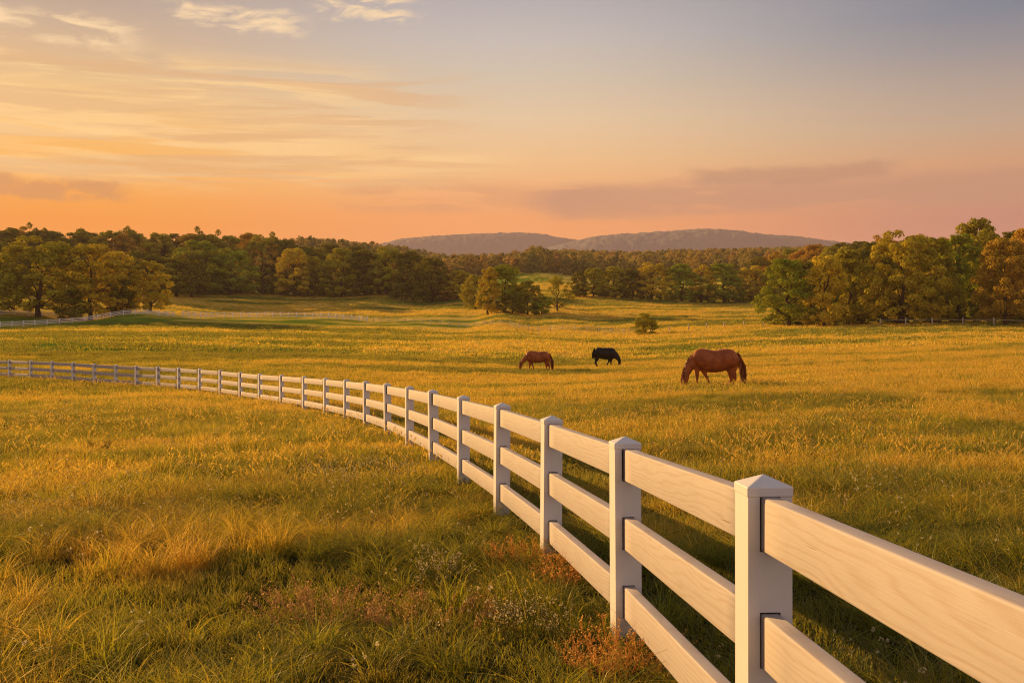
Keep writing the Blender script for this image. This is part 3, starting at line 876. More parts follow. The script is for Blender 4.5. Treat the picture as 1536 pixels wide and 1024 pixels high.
# the fill rank behind the left clump and the crowded back rank, seen only as part of the wood
BACK = 'dark tree in the crowded back rank of the left wood'
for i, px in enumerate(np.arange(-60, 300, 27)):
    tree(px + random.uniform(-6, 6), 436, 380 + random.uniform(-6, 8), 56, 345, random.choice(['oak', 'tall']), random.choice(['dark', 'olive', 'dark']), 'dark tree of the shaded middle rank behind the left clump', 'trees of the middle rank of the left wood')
TOPX = [-80, 0, 45, 70, 100, 150, 190, 220, 260, 300, 320, 370, 405, 450, 500, 540, 580, 620, 660]
TOPY = [340, 343, 336, 344, 347, 347, 339, 347, 352, 342, 347, 352, 352, 359, 359, 369, 374, 382, 394]
for px in np.arange(-70, 668, 21):
    px = px + random.uniform(-5, 5)
    top = np.interp(px, TOPX, TOPY) + random.uniform(-3, 9)
    tree(px, 420, top, random.uniform(44, 60), 425 + random.uniform(-14, 14), random.choice(['oak', 'oak', 'tall', 'tall']), random.choice(['olive', 'dark', 'rust', 'olive']), BACK, 'trees of the back rank of the left wood')
for (px, top) in ((47, 333), (190, 337), (301, 338), (322, 343), (72, 341), (408, 347), (122, 343)):
    tree(px, 420, top, 40, 428, 'open', 'dark', 'airy taller tree rising above the back rank of the left wood', 'airy trees rising above the left wood')
for px in np.arange(270, 690, 21):
    px = px + random.uniform(-6, 6)
    row = np.interp(px, [270, 330, 480, 620, 690], [440, 440, 443, 447.5, 452])
    tree(px, row, row - random.uniform(14, 24), random.uniform(30, 44), 378 if px < 600 else 350, 'bush', random.choice(['dark', 'dark', 'olive']), 'dark undergrowth bush along the foot of the left treeline', 'undergrowth bushes along the left treeline', name='bush', cat='bush')
for px in np.arange(872, 1170, 24):
    px = px + random.uniform(-6, 6)
    row = np.interp(px, [872, 1000, 1170], [443, 451, 454.5])
    tree(px, row, row - random.uniform(12, 20), random.uniform(28, 38), 337, 'bush', random.choice(['dark', 'dark', 'olive']), 'dark undergrowth bush along the foot of the valley row', 'undergrowth bushes along the valley row', name='bush', cat='bush')
# the island of trees in mid field
tree(732, 466, 400, 36, 258, 'tall', 'gold', 'golden sunlit narrow tree on the left side of the mid-field island')
tree(757, 466.5, 393, 58, 262, 'oak', 'green', 'largest dark green tree of the mid-field island')
tree(791, 466.5, 417, 44, 262, 'oak', 'olive', 'smaller olive tree on the right of the mid-field island')
tree(836, 466.5, 412, 44, 266, 'open', 'olive', 'open airy tree standing alone right of the mid-field island')
tree(768, 467.5, 440, 50, 256, 'bush', 'dark', 'dark bush at the foot of the mid-field island', name='bush', cat='bush')
tree(812, 467.5, 447, 40, 262, 'bush', 'green', 'green bush between the mid-field island and the airy tree', name='bush', cat='bush')
tree(968, 502.5, 473, 42, 171, 'bush', 'olive', 'round shrub alone on the field crest above the black horse', name='shrub', cat='shrub')
# the row across the valley, right of centre
for (px, base, top, w, k, c, lab) in [
        (869, 443, 406, 26, 'oak', 'dark', 'small dark tree at the left end of the valley row'),
        (890, 444, 401, 40, 'oak', 'olive', 'olive tree second from the left end of the valley row'),
        (922, 446, 398, 50, 'oak', 'olive', 'broad olive tree in the left part of the valley row'),
        (948, 449, 401, 40, 'oak', 'dark', 'shaded tree between the broad olive tree and the bright tree in the valley row'),
        (978, 451, 391, 54, 'oak', 'gold', 'bright yellow-green tree in the middle of the valley row'),
        (1022, 452, 391, 52, 'oak', 'green', 'round green tree right of the bright one in the valley row'),
        (1052, 453, 396, 40, 'tall', 'gold', 'narrow golden tree in the right part of the valley row'),
        (1086, 453.5, 392, 62, 'oak', 'green', 'widest dark green tree of the valley row'),
        (1126, 454.5, 396, 48, 'oak', 'gold', 'golden tree at the right end of the valley row'),
        (1150, 455, 405, 44, 'oak', 'olive', 'olive tree half hidden at the right end of the valley row')]:
    tree(px, base, top, w, 335, k, c, lab)
# the tall trees at the right
for (px, base, top, w, d, k, c, lab) in [
        (1183, 487, 383, 80, 180, 'oak', 'green', 'dark green tree at the left end of the tall right grove'),
        (1236, 487.5, 374, 74, 178, 'oak', 'gold', 'golden sunlit tree second from the left in the tall right grove'),
        (1272, 487.5, 366, 76, 184, 'oak', 'olive', 'olive tree close behind the golden tree of the right grove'),
        (1318, 488, 372, 56, 190, 'tall', 'dark', 'dark narrow tree in the gap left of the big golden tree'),
        (1352, 488.5, 341, 100, 178, 'oak', 'gold', 'big golden tree in the middle of the right grove'),
        (1398, 489, 352, 76, 182, 'oak', 'olive', 'olive tree right of the big golden tree in the right grove'),
        (1436, 489, 348, 74, 186, 'tall', 'green', 'green tree with pale bare lower trunk in the right grove'),
        (1462, 489, 327, 92, 200, 'oak', 'olive', 'tallest tree, its crown highest on the right skyline'),
        (1508, 490, 356, 92, 166, 'oak', 'rust', 'rusty brown tree nearest the right picture edge'),
        (1552, 490, 338, 96, 178, 'oak', 'rust', 'brown tree cut by the right picture edge')]:
    tree(px, base, top, w, d, k, c, lab)
for px in np.arange(1210, 1640, 34):
    tree(px + random.uniform(-8, 8), 484, np.interp(px, [1200, 1300, 1400, 1500, 1640], [385, 362, 350, 348, 342]) + random.uniform(-4, 8), 66, 222, random.choice(['oak', 'tall']), random.choice(['dark', 'olive']), 'dark tree in the shaded rear rank of the right grove', 'trees of the rear rank of the right grove')
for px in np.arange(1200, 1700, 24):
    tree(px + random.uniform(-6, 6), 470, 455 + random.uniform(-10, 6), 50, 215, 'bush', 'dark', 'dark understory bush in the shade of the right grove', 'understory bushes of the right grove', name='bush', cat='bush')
for px in np.arange(1165, 1600, 27):
    px = px + random.uniform(-7, 7)
    tree(px, 487.5, 487 - random.uniform(14, 30), random.uniform(34, 50), 188, 'bush', random.choice(['dark', 'dark', 'olive', 'green']), 'low leafy bush along the front foot of the right grove', 'bushes along the front of the right grove', name='bush', cat='bush')
for px in np.arange(1130, 1420, 19):
    tree(px + random.uniform(-5, 5), 430, np.interp(px, [1130, 1180, 1240, 1280, 1310, 1420], [384, 374, 364, 355, 353, 350]) + random.uniform(-3, 7), 46, 350 + random.uniform(-15, 40), random.choice(['oak', 'tall']), random.choice(['olive', 'dark', 'rust']), 'tree on the wooded slope rising behind the left of the right grove', 'trees of the slope behind the right grove')
# the far woods: one mass
def wood_material():
    m, nt, out = new_mat('far_wood_leaves'); b = NB(nt)
    c = b.attr('clump'); t = b.attr('tint', 'INSTANCER')
    col = b.ramp(t, [(0, (.19, .19, .06)), (.4, (.36, .30, .07)), (.75, (.52, .38, .08)), (1, (.56, .34, .09))])
    col = b.mix(b.m('MULTIPLY', c, .4), col, (.21, .15, .02))
    d = b.node('ShaderNodeBsdfDiffuse'); b._in(d.inputs['Color'], col)
    tr = b.node('ShaderNodeBsdfTranslucent'); b._in(tr.inputs['Color'], col)
    mx = b.node('ShaderNodeMixShader'); mx.inputs[0].default_value = .35
    nt.links.new(d.outputs[0], mx.inputs[1]); nt.links.new(tr.outputs[0], mx.inputs[2]); nt.links.new(mx.outputs[0], out.inputs[0])
    return m
def far_wood():
    mw = wood_material()
    pr = []
    for k in range(6):
        b = _mc(7000 + k, ['oak', 'oak', 'tall', 'oak', 'pine', 'tall'][k])
        pr.append(bpy.data.objects.new('wood_tree', crown_mesh('wood_tree', b, 1100, .042, 7100 + k)))
        pr[-1].data.materials.clear(); pr[-1].data.materials.append(mw)
    n = 9000
    d = np.sqrt(RNG.uniform(540 ** 2, 1250 ** 2, n)); px = RNG.uniform(-250, 1800, n)
    edge = np.interp(px, [-250, 560, 640, 760, 860, 960, 1100, 1250, 1800], [620, 600, 560, 560, 565, 560, 540, 520, 520]) + (fbm(px / 60, d * 0, 5, 2) - .5) * 60
    k = d > edge
    d, px = d[k], px[k]
    x = (px - 768) / F * d; y = d
    P = np.stack([x, y, ground(x, y) - .4], -1)
    hgt = RNG.uniform(9, 15, len(x)); s = np.stack([hgt * RNG.uniform(.8, 1.1, len(x)), hgt * RNG.uniform(.8, 1.1, len(x)), hgt], -1)
    o = scatter('forest', pr, P, RNG.uniform(0, 1, len(x)), s, None, .0)
    tag(o, 'hazy unbroken forest covering the far slopes below the hills', 'forest', kind='stuff')
far_wood()

# ------------------------------------------------------------------ horses
def blend_body(name, parts, mat, voxel=.022):
    """tubes of elliptical section fused into one continuous skin"""
    t = Tubes()
    for pts, rad in parts: t.add(pts, rad, 16)
    me = np_mesh(name, t.V, t.F)
    o = bpy.data.objects.new('tmp_body', me); COL.objects.link(o)
    md = o.modifiers.new('r', 'REMESH'); md.mode = 'VOXEL'; md.voxel_size = voxel; md.use_smooth_shade = True
    sm = o.modifiers.new('s', 'SMOOTH'); sm.factor = .5; sm.iterations = 6
    dg = bpy.context.evaluated_depsgraph_get()
    res = bpy.data.meshes.new_from_object(o.evaluated_get(dg))
    bpy.data.objects.remove(o); bpy.data.meshes.remove(me)
    res.name = name
    res.materials.clear(); res.materials.append(mat)
    return res

def smooth_path(pts, rad, k=4):
    """Catmull-Rom through stations"""
    P = np.array(pts, float); R = np.array([r if isinstance(r, (tuple, list)) else (r, r) for r in rad], float)
    A = np.concatenate([[2 * P[0] - P[1]], P, [2 * P[-1] - P[-2]]]); B = np.concatenate([[R[0]], R, [R[-1]]])
    op, orr = [], []
    for i in range(1, len(A) - 2):
        for s in range(k):
            u = s / k
            f = lambda Q: .5 * ((2 * Q[i]) + (-Q[i - 1] + Q[i + 1]) * u + (2 * Q[i - 1] - 5 * Q[i] + 4 * Q[i + 1] - Q[i + 2]) * u * u + (-Q[i - 1] + 3 * Q[i] - 3 * Q[i + 1] + Q[i + 2]) * u ** 3)
            op.append(f(A)); orr.append(tuple(np.maximum(f(B), .008)))
    op.append(A[-2]); orr.append(tuple(B[-2]))
    return op, orr

def hair_mesh(name, roots, dirs, length, width, n, seed, mat, jitter=.05, droop=1.0):
    """locks of hair from points along a line, falling under their own weight"""
    r = np.random.default_rng(seed); V = []; Fc = []
    roots = np.array(roots, float)
    for k in range(n):
        f = r.uniform(0, len(roots) - 1.001); i = int(f); p = roots[i] + (roots[i + 1] - roots[i]) * (f - i) + r.normal(0, .012, 3)
        L = np.interp(f, np.linspace(0, len(roots) - 1, len(length)), length) * r.uniform(.7, 1.08)
        dv = np.array(dirs[i] if i < len(dirs) else dirs[-1], float) + r.normal(0, .12, 3)
        w = width * r.uniform(.6, 1.3); a = r.uniform(0, 6.28); wv = np.array([math.cos(a), math.sin(a), 0])
        base = len(V); S = 6
        for s in range(S + 1):
            t = s / S
            q = p + dv * (.16 * math.sin(min(1, t * 1.6) * math.pi / 2)) + np.array([0, 0, -1]) * L * (t ** 1.25) * droop + np.array([math.sin(t * 5 + k), math.cos(t * 4 + k), 0]) * jitter * t * .5
            ww = w * (.5 + .9 * math.sin(math.pi * min(1, t * .8 + .12))) * (1 - .75 * t ** 3)
            V += [q - wv * ww, q + wv * ww]
        for s in range(S):
            b0 = base + 2 * s; Fc.append([b0, b0 + 1, b0 + 3, b0 + 2])
    return np_mesh(name, V, Fc, mat)

def build_horse(name, label, pos, mats, scale, face, S):
    """S: stations in the horse's own frame, x toward the head, z up, metres, height at withers about 1.6"""
    coat, hair = mats
    root = empty(name, pos, face); root.scale = (scale,) * 3
    tag(root, label, 'horse', 'horses grazing in the meadow')
    P3 = lambda q, y=0.0: (q[0], y, q[1])
    parts = []
    parts.append(smooth_path([P3(s[:2]) for s in S['trunk']], [(s[3], s[2]) for s in S['trunk']]))     # (half width, half depth)
    parts.append(smooth_path([(s[0], s[4] if len(s) > 4 else 0, s[1]) for s in S['neck']], [(s[3], s[2]) for s in S['neck']]))
    parts.append(smooth_path([(s[0], s[4] if len(s) > 4 else 0, s[1]) for s in S['head']], [(s[3], s[2]) for s in S['head']]))
    for leg in S['legs']:
        parts.append(smooth_path([(q[0], leg['y'] * q[4] if len(q) > 4 else leg['y'], q[1]) for q in leg['pts']], [(q[3], q[2]) for q in leg['pts']]))
    ex, ez = S['ear']
    for sy in (-1, 1):
        parts.append(smooth_path([(ex, sy * .05, ez), (ex + S['eard'][0] * .07, sy * .075, ez + S['eard'][1] * .07), (ex + S['eard'][0] * .15, sy * .07, ez + S['eard'][1] * .15)], [.035, .034, .008]))
    mesh_obj('body', blend_body('horse_body', parts, coat), root)
    mr = [P3(q) for q in S['crest']]
    md = [(S.get('mfx', 0), -.30, .15) for _ in mr]
    for side in (-1, 1):
        if side > 0 and not S.get('bothsides', True): continue
    rr = [(q[0], .02 * ((i % 2) * 2 - 1), q[1]) for i, q in enumerate(S['crest'])]
    dd = [(.02, (-.45 if i % 4 else .4) * S.get('nearside', 1), .25) for i in range(len(rr))]
    mesh_obj('mane', hair_mesh('horse_mane', rr, dd, S['mane_len'], .024, 320, 5, hair, .05), root)
    mesh_obj('tail', hair_mesh('horse_tail', [P3(q) for q in S['dock']], [(-.75 * S.get('tailout', 1), 0, .05)] * 4, S['tail_len'], .034, 260, 9, hair, .07), root)
    return root

M_CHEST = coat_material('chestnut_coat', (.25, .062, .014), (.40, .112, .026))
M_CHESTH = coat_material('chestnut_hair', (.22, .062, .020), (.42, .15, .055), .2)
M_BLACK = coat_material('black_coat', (.007, .005, .004), (.014, .010, .008), .0)
M_BLACKH = coat_material('black_hair', (.012, .009, .008), (.035, .022, .015), .1)

def legs(fore1, fore2, hind1, hind2):
    out = []
    for (pts, y) in (fore1, fore2, hind1, hind2): out.append({'pts': pts, 'y': y})
    return out

# chestnut horse nearest the fence: measured off its own outline, in metres, x toward the head
def zx(X): return (700 - X) / 10.24 * .0281
def zz(Y): return (856 - Y) / 10.24 * .0281
def O(X, Y, hd, hw, y=0): return (zx(X), zz(Y), hd, hw, y)
def stn(X, top, bot, hw): return (zx(X), (zz(top) + zz(bot)) / 2, (zz(top) - zz(bot)) / 2, hw)
BIG = {
    'trunk': [stn(418, 400, 520, .13), stn(455, 310, 565, .23), stn(520, 242, 592, .29), stn(600, 252, 600, .32), stn(700, 268, 612, .345), stn(800, 264, 604, .345),
              stn(880, 244, 580, .33), stn(960, 250, 560, .30), stn(1030, 282, 545, .25), stn(1085, 330, 500, .17), stn(1108, 375, 450, .08)],
    'neck': [O(520, 370, .30, .17), O(450, 410, .27, .14), O(390, 470, .235, .115), O(340, 540, .195, .10), O(300, 620, .165, .09)],
    'head': [O(296, 620, .15, .09), O(288, 680, .155, .095), O(280, 740, .125, .085), O(272, 800, .095, .07), O(266, 835, .08, .062), O(262, 858, .05, .045)],
    'ear': (zx(330), zz(606)), 'eard': (.35, -.9),
    'legs': legs(
        ([O(470, 500, .16, .10), O(465, 570, .115, .075), O(463, 640, .085, .062), O(466, 700, .066, .055), O(464, 740, .046, .042), O(464, 800, .044, .04), O(462, 835, .056, .05), O(456, 856, .06, .055)], -.16),
        ([O(520, 500, .15, .10), O(560, 580, .11, .075), O(598, 650, .075, .06), O(626, 705, .058, .05), O(645, 750, .044, .04), O(658, 800, .042, .04), O(664, 838, .052, .05), O(660, 856, .058, .055)], .15),
        ([O(1000, 440, .34, .15), O(990, 530, .26, .13), O(980, 600, .155, .10), O(985, 655, .105, .08), O(992, 705, .088, .065), O(976, 750, .056, .05), O(962, 800, .05, .046), O(956, 836, .06, .054), O(948, 856, .062, .056)], -.17),
        ([O(1010, 440, .30, .15), O(1010, 530, .24, .13), O(1020, 600, .14, .10), O(1035, 655, .10, .08), O(1045, 705, .082, .065), O(1034, 750, .054, .05), O(1024, 800, .05, .046), O(1020, 836, .06, .054), O(1012, 856, .062, .056)], .17)),
    'crest': [(zx(500), zz(262)), (zx(440), zz(300)), (zx(370), zz(350)), (zx(315), zz(430)), (zx(275), zz(520)), (zx(245), zz(610)), (zx(255), zz(660))],
    'mane_len': [.30, .42, .50, .52, .50, .42], 'dock': [(zx(1085), zz(310)), (zx(1110), zz(350)), (zx(1135), zz(400)), (zx(1150), zz(450))], 'tail_len': [.9, 1.08, 1.05, .95], 'nearside': 1}
p = world_of(1068.5, 581, 42)
def gz(x, y): return float(ground(np.array([x]), np.array([y]))[0])
build_horse('horse', 'chestnut horse with long mane and bushy tail, largest and nearest the fence', (p[0], p[1], gz(p[0], p[1]) - .02), (M_CHEST, M_CHESTH), 1.0, math.pi, BIG)

# smaller chestnut horse, further back
def zx2(X): return (450 - X) / 6.98 * .0516
def zz2(Y): return (478 - Y) / 6.98 * .0516
def O2(X, Y, hd, hw, y=0): return (zx2(X), zz2(Y), hd, hw, y)
def stn2(X, top, bot, hw): return (zx2(X), (zz2(top) + zz2(bot)) / 2, (zz2(top) - zz2(bot)) / 2, hw)
MID = {
    'trunk': [stn2(340, 315, 365, .12), stn2(360, 285, 385, .20), stn2(390, 264, 390, .26), stn2(430, 268, 392, .30), stn2(470, 274, 392, .31), stn2(510, 270, 384, .29), stn2(540, 270, 378, .26),
              stn2(565, 282, 375, .23), stn2(585, 300, 360, .15), stn2(595, 320, 345, .07)],
    'neck': [O2(385, 310, .26, .15), O2(355, 328, .23, .13), O2(330, 350, .19, .11), O2(308, 375, .16, .095), O2(292, 398, .14, .085)],
    'head': [O2(292, 398, .13, .085), O2(284, 420, .14, .09), O2(279, 440, .11, .08), O2(276, 456, .085, .065), O2(274, 470, .07, .055)],
    'ear': (zx2(300), zz2(385)), 'eard': (.2, .9),
    'legs': legs(
        ([O2(382, 365, .16, .10), O2(381, 390, .11, .075), O2(380, 412, .08, .06), O2(379, 432, .062, .052), O2(378, 448, .046, .042), O2(377, 465, .046, .042), O2(375, 478, .058, .055)], -.15),
        ([O2(388, 365, .15, .10), O2(400, 392, .10, .075), O2(409, 412, .075, .06), O2(416, 432, .058, .05), O2(421, 448, .044, .042), O2(425, 465, .044, .042), O2(425, 478, .056, .055)], .15),
        ([O2(562, 340, .28, .14), O2(556, 368, .22, .12), O2(553, 392, .14, .09), O2(556, 415, .095, .075), O2(557, 430, .08, .06), O2(552, 448, .054, .05), O2(550, 465, .05, .046), O2(548, 478, .06, .055)], -.16),
        ([O2(564, 340, .26, .14), O2(565, 368, .2, .12), O2(572, 392, .13, .09), O2(580, 412, .09, .075), O2(586, 428, .075, .06), O2(584, 448, .054, .05), O2(584, 465, .05, .046), O2(582, 478, .06, .055)], .16)),
    'crest': [(zx2(385), zz2(270)), (zx2(360), zz2(292)), (zx2(335), zz2(316)), (zx2(312), zz2(342)), (zx2(290), zz2(368)), (zx2(275), zz2(392)), (zx2(272), zz2(410))],
    'mane_len': [.22, .28, .32, .32, .26, .2], 'dock': [(zx2(584), zz2(292)), (zx2(592), zz2(306)), (zx2(600), zz2(325)), (zx2(604), zz2(340))], 'tail_len': [.8, 1.0, .98, .9], 'nearside': 1}
p = world_of(804.5, 557.5, 77)
build_horse('horse', 'smaller chestnut horse grazing in front of the wire fence, left of the black horse', (p[0], p[1], gz(p[0], p[1]) - .02), (M_CHEST, M_CHESTH), 1.0, math.pi, MID)

# black horse, facing the other way
def zx3(X): return (X - 1180) / 6.98 * .0556
def zz3(Y): return (418 - Y) / 6.98 * .0556
def O3(X, Y, hd, hw, y=0): return (zx3(X), zz3(Y), hd, hw, y)
def stn3(X, top, bot, hw): return (zx3(X), (zz3(top) + zz3(bot)) / 2, (zz3(top) - zz3(bot)) / 2, hw)
BLK = {
    'trunk': [stn3(1053, 240, 275, .07), stn3(1060, 222, 300, .16), stn3(1080, 212, 320, .24), stn3(1110, 210, 322, .29), stn3(1150, 212, 332, .32), stn3(1190, 212, 336, .33), stn3(1225, 212, 338, .31),
              stn3(1250, 222, 338, .26), stn3(1270, 240, 330, .2), stn3(1280, 262, 310, .12)],
    'neck': [O3(1240, 272, .30, .16), O3(1268, 288, .27, .14), O3(1292, 306, .23, .12), O3(1308, 325, .19, .105), O3(1318, 345, .15, .09)],
    'head': [O3(1318, 340, .15, .09), O3(1321, 360, .14, .09), O3(1320, 378, .11, .08), O3(1317, 393, .085, .065), O3(1314, 404, .06, .05)],
    'ear': (zx3(1318), zz3(325)), 'eard': (.5, .8),
    'legs': legs(
        ([O3(1225, 318, .17, .10), O3(1212, 345, .11, .075), O3(1203, 362, .08, .06), O3(1195, 378, .062, .052), O3(1189, 392, .048, .042), O3(1184, 406, .046, .042), O3(1184, 418, .06, .055)], -.15),
        ([O3(1232, 318, .16, .10), O3(1231, 345, .11, .075), O3(1231, 362, .075, .06), O3(1232, 378, .058, .05), O3(1232, 392, .046, .042), O3(1232, 406, .046, .042), O3(1234, 418, .058, .055)], .15),
        ([O3(1085, 275, .28, .14), O3(1082, 305, .24, .12), O3(1078, 330, .16, .09), O3(1072, 352, .105, .075), O3(1068, 368, .085, .06), O3(1074, 385, .056, .05), O3(1080, 402, .052, .046), O3(1084, 418, .062, .055)], -.16),
        ([O3(1088, 275, .26, .14), O3(1088, 305, .22, .12), O3(1086, 330, .15, .09), O3(1078, 352, .1, .075), O3(1072, 368, .08, .06), O3(1080, 385, .054, .05), O3(1090, 402, .05, .046), O3(1094, 418, .06, .055)], .16)),
    'crest': [(zx3(1240), zz3(214)), (zx3(1262), zz3(230)), (zx3(1282), zz3(250)), (zx3(1300), zz3(275)), (zx3(1314), zz3(302)), (zx3(1324), zz3(325)), (zx3(1328), zz3(340))],
    'mane_len': [.16, .2, .24, .24, .2, .16], 'dock': [(zx3(1060), zz3(222)), (zx3(1056), zz3(232)), (zx3(1052), zz3(246)), (zx3(1050), zz3(258))], 'tail_len': [.5, .62, .6, .55], 'nearside': -1, 'tailout': .45}
p = world_of(909, 549.5, 83)
build_horse('horse', 'black horse grazing alone with its head to the right, below the round shrub', (p[0], p[1], gz(p[0], p[1]) - .02), (M_BLACK, M_BLACKH), 1.0, 0.0, BLK)

# ------------------------------------------------------------------ weeds by the fence
M_ORANGE = flat_material('dried_weed', (.56, .26, .05), (.80, .48, .15), 45, .5)
M_DARKWEED = flat_material('dark_weed', (.06, .055, .015), (.13, .10, .03), 20, .3)
def weed(name, label, cat, px, py, d, h, spread, n, mat_head, seed, heads, group=None):
    """branching stems with narrow leaves and, toward the tips, small heads"""
    r = np.random.default_rng(seed); p = world_of(px, py, d); g0 = gz(p[0], p[1])
    root = empty(name, (p[0], p[1], g0)); tag(root, label, cat, group)
    dry = mat_head in (M_ORANGE, M_TAN)
    t = Tubes(); HV = []; HF = []; LV = []; LF = []
    for k in range(n):
        a = r.uniform(0, 6.28); q = math.sqrt(r.uniform(0, 1)) * spread; b0 = np.array([math.cos(a) * q * .7, math.sin(a) * q * .7, -.02])
        H = h * r.uniform(.45, 1.05) * (1 - .35 * (q / spread) ** 2); e = np.array([math.cos(a) * q * 1.15, math.sin(a) * q * 1.15, H]) + r.normal(0, .02, 3); mid = (b0 + e) / 2 + r.normal(0, .015, 3)
        t.add([b0, mid, e], [.0028, .0022, .0012], 4, False)
        for lf in range(5):     # narrow leaves
            f = r.uniform(.1, .8); c = b0 + (e - b0) * f; dl = np.array([r.normal(), r.normal(), r.uniform(.2, 1)]); dl /= np.linalg.norm(dl); L = r.uniform(.03, .07); sd = np.cross(dl, [0, 0, 1.0]) * .005
            i0 = len(LV); LV += [c, c + dl * L * .5 + sd, c + dl * L - np.array([0, 0, L * .25]), c + dl * L * .5 - sd]; LF.append([i0, i0 + 1, i0 + 2, i0 + 3])
        for br in range(5):
            f = r.uniform(.4, 1); s_ = b0 + (e - b0) * f; e2 = s_ + np.array([r.normal(0, .035), r.normal(0, .035), r.uniform(.02, .08)])
            t.add([s_, e2], [.0016, .0008], 3, False)
            for hd in range(heads):
                fz = r.uniform(.2, 1.1); c = s_ + (e2 - s_) * fz + r.normal(0, .005, 3); z_ = r.uniform(.0035, .0075)
                u = (e2 - s_) / np.linalg.norm(e2 - s_) + r.normal(0, .5, 3); u /= np.linalg.norm(u); v = np.cross(u, r.normal(0, 1, 3)); v /= np.linalg.norm(v)
                i0 = len(HV); HV += [c - u * z_, c + v * z_ * .6, c + u * z_ * 1.3, c - v * z_ * .6]; HF.append([i0, i0 + 1, i0 + 2, i0 + 3])
    mesh_obj('stems', np_mesh('weed_stems', t.V, t.F, mat_head if dry else M_STEM), root)
    mesh_obj('leaves', np_mesh('weed_leaves', LV, LF, mat_head if dry else M_DARKWEED if mat_head is M_DARKWEED else M_WEEDLEAF), root)
    mesh_obj('flower_heads', np_mesh('weed_heads', HV, HF, mat_head), root)
    return root
M_TAN = flat_material('tan_dried_weed', (.42, .21, .06), (.70, .46, .22), 45, .5)
M_WEEDLEAF = flat_material('weed_leaf', (.06, .11, .02), (.14, .17, .03), 20, .4)
weed('dried_weed', 'orange dried weed clump at the foot of the third fence post', 'weed', 850, 868, 7.6, .25, .28, 48, M_ORANGE, 1, 7)
weed('dried_weed', 'rust-coloured dried weed clump at the foot of the second fence post', 'weed', 925, 985, 5.4, .25, .32, 50, M_ORANGE, 2, 7)
weed('dried_weed', 'small orange dried weed left of the third fence post', 'weed', 783, 838, 8.2, .22, .28, 38, M_ORANGE, 3, 6)
weed('dried_weed', 'loose reddish dried weed in the open grass left of the orange clumps', 'weed', 660, 905, 6.6, .18, .45, 42, M_TAN, 4, 5)
weed('dried_weed', 'pale pinkish dried weed patch in the lower middle of the meadow', 'weed', 480, 905, 6.6, .24, .50, 55, M_TAN, 8, 5)
weed('flowering_weed', 'weed with cream flower heads in front of the fifth fence post', 'weed', 655, 868, 7.5, .34, .22, 20, M_BLOOM, 5, 8)
weed('flowering_weed', 'cream-flowered weed between the orange clumps and the open grass', 'weed', 785, 925, 6.1, .30, .25, 22, M_BLOOM, 6, 8)
weed('flowering_weed', 'wide patch of whitish flowers in the grass far out from the seventh post', 'weed', 535, 705, 14.5, .32, .95, 110, M_BLOOM, 7, 8)
weed('dark_weed', 'dark brown weed hump alone in the left meadow', 'weed', 155, 652, 19.5, .22, .40, 60, M_DARKWEED, 9, 8)
weed('flowering_weed', 'speckle of small white flowers in the grass at the left side', 'weed', 130, 745, 11.0, .26, .9, 60, M_BLOOM, 10, 5)

